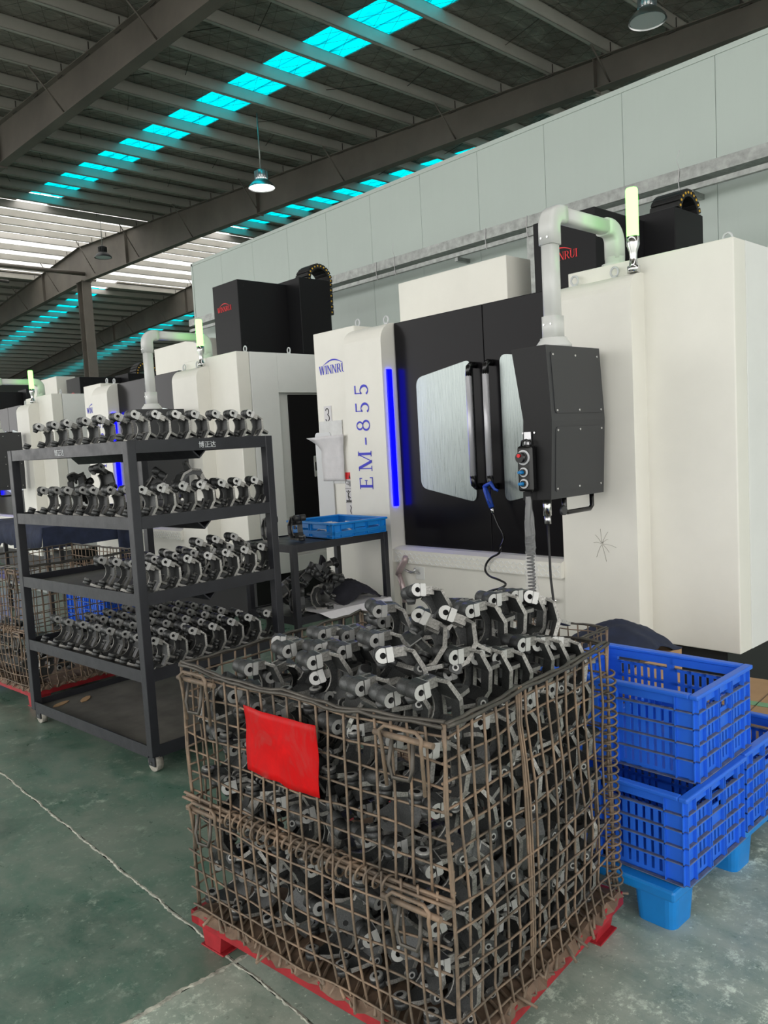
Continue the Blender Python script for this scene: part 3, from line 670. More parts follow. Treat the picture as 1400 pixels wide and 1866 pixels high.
def build_machine_extras():
    X, Y = MX, MY
    # number sheet and document pocket on the left enclosure face
    o = MB().box((X-0.0655, Y+2.915, 1.66), (X-0.063, Y+3.0, 1.79), 'paper').build('number_sheet'); tag(o, 'taped paper sheet with a black number three', 'sign')
    bt, _ = lettering('3', 0.1, 'dark_txt', frame((X-0.0658, Y+2.99, 1.675), (0, -1, 0), (0, 0, 1))); bt.build('numeral', o)
    p = thing('document_pocket', 'clear plastic pocket with curled papers on the white enclosure', 'document holder', (X-0.066, Y+2.76, 1.22))
    MB().box((-0.004, 0.04, 0.0), (0.003, 0.30, 0.46), 'film').build('pocket', p)
    pb = MB(); n = 14; ridx = []
    for k in range(n+1):
        z = 0.02+k*0.024; bend = max(0, k-9)/5.0
        row = []
        for j in range(6):
            yy = 0.03+0.25*j/5+bend*0.02*(j-1.5); row.append((-0.012-0.040*bend**2*(0.4+0.6*j/5)-0.003*math.sin(j*2+k*0.7), yy+0.05*bend*bend*(j/5), z-0.012*bend**2*(j/5)))
        ridx.append(pb.add(row))
    for k in range(n):
        for j in range(5): pb.face([ridx[k]+j, ridx[k]+j+1, ridx[k+1]+j+1, ridx[k+1]+j], 'paper', True)
    pp = pb.build('paper_sheets', p); md = pp.modifiers.new('thick', 'SOLIDIFY'); md.thickness = 0.003
    ln = MB()
    for k in range(15): ln.box((-0.0165, 0.05, 0.03+k*0.0115), (-0.0158, 0.24, 0.0312+k*0.0115), 'grey_lt')
    ln.build('printed_lines', p)
    bd = MB().prism(rrect(2.93, 0.86, 3.115, 1.60, 0.03), 0, X-0.075, X-0.068, 'grey_lt'); bd.v = [(v[0], v[1]+Y, v[2]) for v in bd.v]
    tag(bd.build('backing_board'), 'pale rounded board behind the document pocket', 'board')
    wl = thing('warning_label', 'narrow safety sticker strip with red header beside the pocket', 'sticker', (X-0.0635, Y+2.735, 0.88))
    MB().box((-0.001, 0, 0), (0.0, 0.075, 0.42), 'paper').build('sheet', wl)
    b = MB().box((-0.0018, 0, 0.37), (-0.001, 0.075, 0.42), 'red_txt'); b.build('header', wl)
    b = MB()
    b.prism([(0.01, 0.376), (0.03, 0.376), (0.02, 0.41)], 0, -0.0025, -0.0018, 'dark_txt')
    for k in range(6): b.box((-0.0018, 0.012, 0.32+k*0.007), (-0.001, 0.03+0.03*((k*7) % 3)/2, 0.324+k*0.007), 'dark_txt')
    for z in (0.0, 0.1, 0.2, 0.3): b.box((-0.0018, 0, z), (-0.001, 0.075, z+0.003), 'dark_txt')
    b.box((-0.0018, 0.005, 0.205), (-0.001, 0.07, 0.218), 'dark_txt')
    b.tube([(-0.0015, 0.035, 0.22), (-0.0015, 0.045, 0.25), (-0.0015, 0.04, 0.27)], 0.004, 'dark_txt', 4)
    b.tube([(-0.0015, 0.02, 0.285), (-0.0015, 0.04, 0.268), (-0.0015, 0.062, 0.285)], 0.003, 'dark_txt', 4)
    b.cyl((-0.001, 0.041, 0.285), (-0.002, 0.041, 0.285), 0.007, 'dark_txt', n=8)
    b.tube([(-0.0015, 0.045, 0.25), (-0.0015, 0.02, 0.235)], 0.003, 'dark_txt', 4)
    b.tube([(-0.0015, 0.02, 0.12), (-0.0015, 0.03, 0.14), (-0.0015, 0.018, 0.165), (-0.0015, 0.028, 0.18)], 0.003, 'dark_txt', 4)
    b.tube([(-0.0015, 0.05, 0.03), (-0.0015, 0.05, 0.07)], 0.003, 'dark_txt', 4); b.build('pictograms', wl)
    # star-shaped scuff on the right front panel
    sc = MB()
    for a, l in ((95, .08), (60, .075), (35, .045), (-10, .085), (-45, .06), (-75, .095), (-115, .08), (175, .05), (130, .06)):
        L = [(X-0.136, Y+0.66-math.cos(R(a))*l*q, 0.90+math.sin(R(a))*l*q+0.006*math.sin(q*3)) for q in (0.05, 0.35, 0.7, 1)]
        sc.tube(L, 0.0012, 'grey_scuff', 3)
    tag(sc.build('star_mark'), 'faint star-shaped pencil mark on the white front panel', 'mark')
    # hand-wheel pendant with wrapped coiled cable
    xs = X-0.655
    p = thing('handwheel_pendant', 'black handwheel pendant with red-tipped dial and two blue knobs', 'pendant', (xs, Y+0.66, 1.20))
    MB().bbox((-0.05, 0.01, 0.02), (-0.004, 0.095, 0.24), 'gblack', 0.012).build('housing', p)
    MB().tube([(-0.03, 0.025, 0.235), (-0.03, 0.028, 0.26), (-0.03, 0.05, 0.268), (-0.03, 0.075, 0.262), (-0.03, 0.08, 0.235)], 0.006, 'gblack', 8).build('hanger_loop', p)
    MB().box((-0.012, 0.035, 0.245), (-0.004, 0.075, 0.305), 'alu').build('hook_plate', p)
    dl = MB().cyl((-0.05, 0.054, 0.185), (-0.056, 0.054, 0.185), 0.036, 'grey_lt', n=24).cyl((-0.056, 0.054, 0.185), (-0.085, 0.054, 0.185), 0.028, 'gblack', r1=0.024, n=20).build('dial', p)
    MB().cyl((-0.085, 0.054, 0.195), (-0.092, 0.054, 0.195), 0.009, 'red_txt', n=12).build('dial_tip', dl)
    for z in (0.115, 0.06):
        k = MB().cyl((-0.05, 0.054, z), (-0.058, 0.054, z), 0.023, 'grey_lt', n=18).cyl((-0.058, 0.054, z), (-0.066, 0.054, z), 0.016, 'gblack', n=14).build('knob', p)
        MB().cyl((-0.064, 0.054, z), (-0.09, 0.06, z), 0.011, 'blue_knob', r1=0.006, n=10).build('pointer', k)
    for dy in (0.02, 0.088): MB().cyl((-0.001, dy, 0.30), (-0.005, dy, 0.30), 0.005, 'chrome', n=8).build('screw', p)
    c = thing('wrapped_cable', 'coiled black cable in crinkled clear plastic hanging below the pendant', 'cable', (xs-0.03, Y+0.71, 0.55))
    hel = []
    for k in range(26*10+1):
        a = 2*math.pi*k/10; z = 0.02+k*(0.44/260); hel.append((0.016*math.cos(a)+0.004*wob(z*9), 0.016*math.sin(a), z))
    hel += [(0.0, 0.0, 0.52), (0.005, -0.01, 0.60), (0.01, -0.012, 0.67)]
    MB().tube(hel, 0.005, 'rubber', 5).build('coil', c)
    sl = MB(); n = 14; rr = []
    for k in range(34):
        z = -0.03+k*0.0205; r0 = 0.022+0.008*math.sin(min(1, k/20)*math.pi*0.9)-0.012*max(0, (k-26)/7)
        rr.append(sl.add([((r0*(1+0.22*wob(j*1.9, k*0.9)))*math.cos(2*math.pi*j/n), (r0*(1+0.22*wob(j*1.3+2, k*1.1)))*math.sin(2*math.pi*j/n), z+0.004*wob(j, k)) for j in range(n)]))
    for k in range(33):
        for j in range(n): sl.face([rr[k]+j, rr[k]+(j+1) % n, rr[k+1]+(j+1) % n, rr[k+1]+j], 'clear_wrap', False)
    sl.build('plastic_sleeve', c)
    o = MB().tube([(xs+0.035, Y+0.65, 1.06), (xs+0.035, Y+0.648, 0.95), (xs+0.02, Y+0.635, 0.8), (xs+0.0, Y+0.60, 0.6), (xs, Y+0.58, 0.42), (xs+0.1, Y+0.56, 0.2)], 0.006, 'rubber', 8).build('power_cable')
    tag(o, 'thin black cable hanging from the connector under the control cabinet', 'cable')
    # blue air gun hung on the door handle with curly hose
    g = thing('air_blow_gun', 'blue air blow gun hung on the right door handle', 'air gun', (X-0.15, Y+1.40, 1.08))
    gb = MB(); gb.tube([(0.0, 0.03, 0.13), (0, 0.02, 0.10), (0, 0.0, 0.05), (0, -0.02, 0.0)], [0.012, 0.016, 0.018, 0.016], 'bluegun', 10); gb.build('grip', g)
    MB().tube([(0, 0.028, 0.125), (0, -0.02, 0.145), (-0.005, -0.05, 0.11), (-0.005, -0.075, 0.10)], [0.012, 0.013, 0.009, 0.007], 'bluegun', 8).build('nozzle', g)
    MB().tube([(-0.015, 0.01, 0.11), (-0.03, -0.01, 0.06), (-0.024, -0.025, 0.02)], 0.005, 'bluegun', 6).build('trigger', g)
    MB().cyl((0, -0.02, 0.0), (0, -0.028, -0.03), 0.011, 'chrome', n=10).build('fitting', g)
    pts = [(0, -0.028, -0.03), (0, -0.06, -0.10), (0, -0.10, -0.17), (0, -0.115, -0.22), (0, -0.10, -0.26), (0, -0.04, -0.29), (0, 0.0, -0.33), (-0.01, 0.0, -0.37), (-0.03, -0.05, -0.395), (-0.05, -0.13, -0.405),
           (-0.05, -0.18, -0.425), (-0.06, -0.15, -0.45), (-0.06, -0.07, -0.475), (-0.06, -0.02, -0.505), (-0.06, -0.02, -0.53), (-0.06, -0.08, -0.55), (-0.06, -0.16, -0.56), (-0.06, -0.2, -0.58), (-0.06, -0.17, -0.61), (-0.05, -0.06, -0.65), (-0.04, 0.0, -0.75), (0.0, 0.02, -1.0)]
    pts = [(p[0]-(0.05 if p[2] < -0.2 else 0), p[1], p[2]) for p in pts]
    q = []
    for k in range(len(pts)-1):
        for s in range(4):
            p0, p1, p2, p3 = [Vector(pts[max(0, min(len(pts)-1, k+d))]) for d in (-1, 0, 1, 2)]; u = s/4
            q.append(0.5*((2*p1)+(p2-p0)*u+(2*p0-5*p1+4*p2-p3)*u*u+(3*p1-p0-3*p2+p3)*u**3))
    h = MB().tube([tuple(Vector(p)+Vector((X-0.15, Y+1.40, 1.08))) for p in q], 0.0065, 'gblack', 8).build('air_hose')
    tag(h, 'black curly air hose hanging in front of the black door', 'hose')
    # wash-down spray gun on its hook
    s = thing('coolant_gun', 'faded metal coolant gun hooked on the sill beside the lettered panel', 'spray gun', (X-0.16, Y+2.12, 0.60))
    MB().tube([(-0.03, 0.0, -0.16), (-0.03, 0.01, -0.06), (-0.03, 0.04, 0.03)], [0.016, 0.02, 0.016], 'pink', 10).build('grip', s)
    MB().tube([(-0.03, 0.05, 0.02), (-0.03, 0.03, 0.06), (-0.03, -0.02, 0.12), (-0.03, -0.03, 0.15)], [0.02, 0.022, 0.02, 0.016], 'pink', 10).build('nozzle', s)
    MB().tube([(-0.03, -0.02, 0.06), (-0.03, -0.07, 0.045), (-0.02, -0.10, 0.055), (-0.02, -0.10, 0.075)], 0.008, 'alu', 8).build('trigger', s)
    MB().bbox((0.035, -0.13, -0.01), (0.042, -0.05, 0.075), 'white2', 0.002).cyl((0.04, -0.09, 0.03), (-0.03, -0.06, 0.05), 0.006, 'alu', n=8).build('hook_plate', s)
    o = MB().tube([(X-0.20, Y+2.12, 0.44), (X-0.21, Y+2.10, 0.3), (X-0.22, Y+2.0, 0.1), (X-0.2, Y+1.7, 0.02)], 0.011, 'gblack', 8).build('coolant_hose'); tag(o, 'dark hose running down from the metal coolant gun', 'hose')
    # drain cock at the right end of the apron
    o = thing('drain_valve', 'small chrome valve on the apron beside the white front panel', 'valve', (X-0.12, Y+1.0, 0.56))
    MB().cyl((0, 0, 0), (-0.05, 0, 0), 0.02, 'chrome', n=12).build('body', o); MB().tube([(-0.04, 0.05, 0.01), (-0.045, 0, 0.02), (-0.04, -0.06, 0.01)], 0.008, 'chrome', 8).build('lever', o)
M['grey_scuff'] = pm('pencil_scuff', (176, 172, 162), 0.8)
def _wrap():
    t = NT('crinkled_clear_film'); b = t.b; b.inputs['Base Color'].default_value = (0.85, 0.86, 0.86, 1); b.inputs['Roughness'].default_value = 0.15
    tr = t.node('ShaderNodeBsdfTransparent'); mx = t.node('ShaderNodeMixShader'); mx.inputs[0].default_value = 0.17
    t.link(tr.outputs[0], mx.inputs[1]); t.link(b.outputs[0], mx.inputs[2]); t.link(mx.outputs[0], t.out.inputs[0]); t.bump(t.noise(t.coord(), 40, 3), 0.6, 0.01); return t.m
M['clear_wrap'] = _wrap()
build_machine_extras()

# ------------------------------------------------------------------ cast yoke bracket (one casting = one mesh)
def bracket_mesh():
    b = MB()
    # bent C-shaped strip: stations (x, z, half width, thickness)
    st = [(-0.020, 0.176, 0.017, 0.012), (0.022, 0.181, 0.020, 0.012), (0.048, 0.170, 0.048, 0.013), (0.074, 0.110, 0.060, 0.015),
          (0.068, 0.046, 0.060, 0.015), (0.036, 0.010, 0.054, 0.015), (-0.012, 0.006, 0.034, 0.014), (-0.040, 0.006, 0.022, 0.016)]
    nrm = []
    for k in range(len(st)):
        a = Vector((st[max(0, k-1)][0], st[max(0, k-1)][1])); c = Vector((st[min(len(st)-1, k+1)][0], st[min(len(st)-1, k+1)][1]))
        t = (c-a).normalized(); nrm.append(Vector((-t.y, t.x)))      # points outward (away from the C's inside)
    def strip(y0f, y1f, k0, k1):
        rings = []
        for k in range(k0, k1+1):
            x, z, hw, th = st[k]; n = nrm[k]*th/2
            ya, yb = y0f(k), y1f(k)
            rings.append(b.add([(x+n.x, ya, z+n.y), (x+n.x, yb, z+n.y), (x-n.x, yb, z-n.y), (x-n.x, ya, z-n.y)]))
        for q in range(len(rings)-1):
            r0, r1 = rings[q], rings[q+1]
            for j, m in ((0, 'cast'), (1, 'cast_edge'), (2, 'cast'), (3, 'cast_edge')):
                b.face([r0+j, r0+(j+1) % 4, r1+(j+1) % 4, r1+j], m)
        b.face([rings[0]+j for j in reversed(range(4))], 'cast_edge'); b.face([rings[-1]+j for j in range(4)], 'cast_edge')
    hw = lambda k: st[k][2]
    strip(lambda k: -hw(k), lambda k: hw(k), 0, 3)
    strip(lambda k: -hw(k), lambda k: -0.021, 3, 4)
    strip(lambda k: 0.021, lambda k: hw(k), 3, 4)
    strip(lambda k: -hw(k), lambda k: hw(k), 4, 7)
    # cheek webs with a round bite, closing the C on both sides
    for yc in (0.036,):
        arc = [(-0.022+0.066*math.cos(R(t)), 0.090+0.066*math.sin(R(t))) for t in range(-62, 66, 14)]
        outer = [(0.024, 0.172), (0.047, 0.163), (0.070, 0.110), (0.064, 0.048), (0.034, 0.016), (0.004, 0.012)]
        inner = arc
        n0 = len(inner); m0 = len(outer); i0 = {}
        for sy, key in ((-0.005, 'a'), (0.005, 'b')): i0[key] = b.add([(p[0], yc+sy, p[1]) for p in inner]+[(p[0], yc+sy, p[1]) for p in outer[::-1]])
        N_ = n0+m0
        def ring_faces(base, flip):
            # fan between matched inner and outer points
            for k in range(n0-1):
                o0 = n0+min(m0-1, int(k*(m0-1)/(n0-1)+0.5)); o1 = n0+min(m0-1, int((k+1)*(m0-1)/(n0-1)+0.5))
                f = [base+k, base+k+1, base+o1] if o0 == o1 else [base+k, base+k+1, base+o1, base+o0]
                b.face(f if flip else f[::-1], 'cast')
        ring_faces(i0['a'], True); ring_faces(i0['b'], False)
        for k in range(n0-1): b.face([i0['a']+k, i0['b']+k, i0['b']+k+1, i0['a']+k+1], 'cast_edge', True)
    # I-section ribs on the arm
    for s in (-1, 1): b.box((-0.02, s*0.018-0.0035, 0.158), (0.03, s*0.018+0.0035, 0.188), 'cast_edge')
    # knee fin with hole
    b.prism([(0.068, -0.050), (0.132, -0.030), (0.140, -0.014), (0.140, 0.014), (0.132, 0.030), (0.068, 0.050)], 2, 0.104, 0.117, 'cast_edge', 'cast')
    b.cyl((0.120, 0, 0.1165), (0.120, 0, 0.1176), 0.009, 'hole', n=10); b.cyl((0.120, 0, 0.1045), (0.120, 0, 0.1034), 0.009, 'hole', n=10)
    b.box((0.066, -0.005, 0.075), (0.085, 0.005, 0.105), 'cast')
    # upper clamp boss: split cylinder, axis along y, bright machined end
    c = (-0.045, 0.170); r = 0.0235; n = 16
    def ring(y, rr): return b.add([(c[0]+rr*math.cos(2*math.pi*k/n), y, c[1]+rr*math.sin(2*math.pi*k/n)) for k in range(n)])
    prof = [(-0.042, 0.0095, 'bright'), (-0.042, 0.0235, 'bright'), (-0.040, 0.0245, 'cast'), (0.002, 0.0245, 'cast'), (0.003, 0.0210, 'hole'), (0.006, 0.0210, 'hole'), (0.007, 0.0245, 'cast'), (0.046, 0.0245, 'cast'), (0.052, 0.019, 'cast'), (0.054, 0.0095, 'hole')]
    rg = [ring(y, rr) for y, rr, _ in prof]
    for q in range(len(prof)-1):
        mt = prof[q+1][2] if q > 0 else 'bright'
        for k in range(n): b.face([rg[q]+k, rg[q+1]+k, rg[q+1]+(k+1) % n, rg[q]+(k+1) % n], mt, q > 0)
    h0 = ring(-0.024, 0.0095)
    for k in range(n): b.face([rg[0]+k, rg[0]+(k+1) % n, h0+(k+1) % n, h0+k], 'hole', True)
    b.face([h0+k for k in range(n)], 'hole')
    b.face([rg[-1]+k for k in reversed(range(n))], 'hole')
    b.box((-0.036, -0.042, 0.148), (-0.016, 0.018, 0.193), 'cast'); b.box((-0.0165, -0.0425, 0.150), (-0.0125, 0.016, 0.1925), 'bright'); b.box((-0.033, -0.0428, 0.1475), (-0.016, -0.0415, 0.1925), 'bright')
    # bore under the boss
    b.cyl((-0.045, 0.014, 0.146), (-0.045, 0.014, 0.128), 0.019, 'cast', r1=0.014, n=12, capmat='bright')
    # lower boss: vertical cylinder with groove
    b.lathe([(0.012, 0.034), (0.022, 0.034), (0.0235, 0.031), (0.0235, 0.020), (0.021, 0.0185), (0.021, 0.0165), (0.0235, 0.015), (0.0235, -0.002), (0.012, -0.003)], 'cast', 16, (-0.058, 0, 0), mats=['bright', 'cast_edge', 'cast', 'hole', 'hole', 'hole', 'cast', 'cast'])
    b.lathe([(0.0, 0.0345), (0.0115, 0.0345)], 'hole', 12, (-0.058, 0, 0), cap=False)
    # foot lug with bright eye
    b.prism(rrect(0.018, -0.004, 0.058, 0.032, 0.012, 3), 1, -0.060, -0.050, 'cast_edge', 'cast'); b.cyl((0.038, -0.0605, 0.014), (0.038, -0.062, 0.014), 0.011, 'bright', n=12); b.cyl((0.038, -0.0615, 0.014), (0.038, -0.063, 0.014), 0.006, 'hole', n=10)
    # raised casting marks on the plate
    for k in range(5):
        for j in range(2): b.box((0.0735+(-0.001 if k > 2 else 0), -0.048+j*0.007, 0.062+k*0.008), (0.0765, -0.045+j*0.007, 0.067+k*0.008), 'cast_edge')
    me = b.mesh('yoke_bracket'); off = Vector((0.026, 0, 0.093))
    me.transform(Matrix.Scale(0.80, 4) @ Matrix.Translation(-off)); return me
BM = bracket_mesh()
BVERTS = [v.co.copy() for v in BM.vertices]
BH = 0.076        # centre height when standing
def place_bracket(mat4, label, group):
    o = obj('yoke_bracket', BM); o.matrix_world = mat4
    return tag(o, label, 'bracket', group)
def pose(loc, rz, rx=0, ry=0): return Matrix.Translation(loc) @ Euler((R(rx), R(ry), R(rz)), 'XYZ').to_matrix().to_4x4()
def rest(x, y, zs, rz, rx=0, ry=27):
    m = pose((0, 0, 0), rz, rx, ry); return pose((x, y, zs+0.001-min((m @ v).z for v in BVERTS)), rz, rx, ry)

# ------------------------------------------------------------------ shelf cart
CA = 5.0
CN = Vector((1.60, 3.42, 0)); CL, CD = 1.275, 0.85
SH = [1.565, 1.215, 0.858, 0.497, 0.135]
def cart_pt(x, y, z): return CN + Matrix.Rotation(R(CA), 3, 'Z') @ Vector((x, y, z))
def build_cart():
    t = thing('shelf_cart', 'black steel shelf cart on castors carrying rows of cast brackets', 'cart', CN, R(CA))
    w_ = 0.045; rh = 0.058
    for x in (0, CD-w_):
        for y in (0, CL-w_):
            MB().bbox((x, y, 0.085), (x+w_, y+w_, SH[0]), 'cart', 0.003).build('post', t)
    for k, z in enumerate(SH):
        d = 0.036
        sh = MB().box((0.01, 0.01, z-d-0.004), (CD-0.01, CL-0.01, z-d), 'deck').build('shelf', t)
        zz = z
        for a, b in (((0.003, w_, zz-rh), (0.010, CL-w_, zz)), ((CD-0.010, w_, zz-rh), (CD-0.003, CL-w_, zz)), ((w_, 0.003, zz-rh), (CD-w_, 0.010, zz)), ((w_, CL-0.010, zz-rh), (CD-w_, CL-0.003, zz))):
            r = MB().box(a, b, 'cart')
            r.build('shelf_rail', t)
        if k < 4:
            c = CD*0.47; v = 0.06
            MB().prism([(c-v, z-d-0.006), (c, z-d-0.062), (c+v, z-d-0.006), (c+v-0.008, z-d-0.006), (c, z-d-0.052), (c-v+0.008, z-d-0.006)], 1, 0.02, CL-0.02, 'cart').build('shelf_support', t)
        # weld beads at the corner joints
    for y in (0.02, CL-0.06):
        for x in (0.02, CD-0.06):
            ca = MB().box((x-0.01, y-0.01, 0.08), (x+0.06, y+0.06, 0.086), 'cart')
            for s in (-0.022, 0.022): ca.box((x+0.025+s-0.003, y, 0.03), (x+0.025+s+0.003, y+0.055, 0.08), 'cart')
            ca = ca.build('caster', t)
            MB().cyl((x+0.009, y+0.03, 0.043), (x+0.041, y+0.03, 0.043), 0.043, 'wheel', n=20).cyl((x+0.0, y+0.03, 0.043), (x+0.05, y+0.03, 0.043), 0.01, 'galv', n=8).build('wheel', ca)
    X = frame((CD*0.455, 0.0024, SH[0]-0.044), (1, 0, 0), (0, 0, 1)); font_text('stencil', '博正达', 0.034, 'white_txt', X @ Matrix.Scale(1.0, 4), t)
    X = frame((0.0024, CL*0.56, SH[0]-0.044), (0, -1, 0), (0, 0, 1)); font_text('stencil', '博正达', 0.034, 'white_txt', X, t)
    for x, y in ((0.25, 1.18), (0.12, 1.22)):
        b = MB().prism([(0.055*math.cos(2*math.pi*k/14)*(1+0.1*math.sin(3*k)), 0.022*math.sin(2*math.pi*k/14)) for k in range(14)], 2, 0, 0.004, 'card', X=Matrix.Translation((x, y-0.06, SH[4]-0.035)) @ Matrix.Rotation(0.3*x*10, 4, 'Z'))
        o = b.build('cardboard_scrap'); o.matrix_world = Matrix.Translation(CN) @ Matrix.Rotation(R(CA), 4, 'Z')
        tag(o, 'larger cardboard scrap on the cart\'s bottom deck' if x > 0.2 else 'smaller cardboard scrap by the cart\'s bottom rear rail', 'scrap')
build_cart()
ORD = ['first', 'second', 'third', 'fourth', 'fifth', 'sixth', 'seventh', 'eighth', 'ninth', 'tenth', 'eleventh', 'twelfth']
def fill_cart():
    rng = random.Random(11)
    def put(x, y, z, rz, label, group, rx=0, ry=None):
        if ry is None:      # standing on its lower boss and the tip of its fin
            ry = 27+rng.uniform(-2, 2); m = pose((0, 0, 0), rz, rx, ry); z = z-BH+0.001-min((m @ v).z for v in BVERTS)
        p = cart_pt(x, y, z); place_bracket(pose(p, rz, rx, ry), label, group)
    floor = [z-0.036 for z in SH]
    A = -4.0    # facing: fin to the right, bright boss towards the aisle
    # row along the short right-hand rail, rows along the long left-hand rail
    def right_row(lv, y, n, x0=0.10, pitch=0.113, lab=None, grp=None, dz=0):
        for k in range(n):
            put(x0+0.01+k*pitch+rng.uniform(-.006, .006), y+rng.uniform(-.008, .008), floor[lv]+BH+dz, A+rng.uniform(-4, 4), lab(k) if callable(lab) else lab, grp)
    def left_row(lv, x, n, y0=0.22, pitch=0.158, lab=None, grp=None):
        for k in range(n):
            put(x+rng.uniform(-.008, .008), y0+k*pitch+rng.uniform(-.008, .008), floor[lv]+BH, A+rng.uniform(-5, 5), lab(k) if callable(lab) else lab, grp)
    right_row(0, 0.085, 7, lab=lambda k: f'{ORD[k]} bracket from the near corner along the cart top\'s right rail', grp='brackets on the cart top')
    left_row(0, 0.115, 6, 0.235, 0.168, lab=lambda k: f'{ORD[k]} bracket behind the near corner along the cart top\'s left rail', grp='brackets on the cart top')
    right_row(1, 0.085, 7, lab=lambda k: f'{ORD[k]} bracket from the near post along the second shelf\'s right rail', grp='brackets on the second shelf')
    left_row(1, 0.115, 7, 0.225, 0.142, lab=lambda k: f'{ORD[k]} bracket behind the near post along the second shelf\'s left rail', grp='brackets on the second shelf')
    right_row(1, 0.235, 4, 0.32, lab=lambda k: f'{ORD[k]} bracket from the left in the second shelf\'s rear row', grp='second row of the second shelf')
    put(0.20, 0.86, floor[1]+BH+0.10, A-150, 'dark bracket lying askew on top of the second shelf\'s left row', 'loose brackets on the second shelf', 28, -38)
    put(0.20, 0.62, floor[1]+BH+0.11, A+20, 'upright bracket perched over the middle of the second shelf\'s left row', 'loose brackets on the second shelf', -12, 30)
    put(0.36, 0.40, floor[1]+BH+0.08, A+70, 'bracket lying behind the near post on the second shelf', 'loose brackets on the second shelf', 40, 20)
    put(0.52, 0.30, floor[1]+BH+0.11, A+160, 'black bracket tipped over the second shelf\'s right row', 'loose brackets on the second shelf', 20, -70)
    right_row(2, 0.085, 7, lab=lambda k: f'{ORD[k]} bracket from the near post along the third shelf\'s right rail', grp='brackets on the third shelf')
    left_row(2, 0.115, 3, 0.215, 0.15, lab=lambda k: f'{ORD[k]} bracket behind the near post along the third shelf\'s left rail', grp='brackets on the third shelf')
    right_row(2, 0.24, 6, 0.24, lab=lambda k: f'{ORD[k]} bracket from the left in the third shelf\'s second row', grp='second row of the third shelf')
    right_row(2, 0.395, 5, 0.30, lab=lambda k: f'{ORD[k]} bracket from the left in the third shelf\'s third row', grp='third row of the third shelf')
    right_row(2, 0.24, 3, 0.50, lab=lambda k: f'{ORD[k]} raised bracket from the left, riding on the third shelf\'s second row', grp='top layer of the third shelf', dz=0.055)
    right_row(3, 0.085, 7, lab=lambda k: f'{ORD[k]} bracket from the near post along the fourth shelf\'s right rail', grp='brackets on the fourth shelf')
    left_row(3, 0.115, 7, 0.21, 0.142, lab=lambda k: f'{ORD[k]} bracket behind the near post along the fourth shelf\'s left rail', grp='brackets on the fourth shelf')
    for j in range(6):
        right_row(3, 0.225+j*0.142, 5, 0.235, 0.118, lab=lambda k, j=j: f'{ORD[k]} bracket from the left in row {["two", "three", "four", "five", "six", "seven"][j]} behind the fourth shelf\'s right rail', grp=f'fourth shelf row {j+2}')
fill_cart()

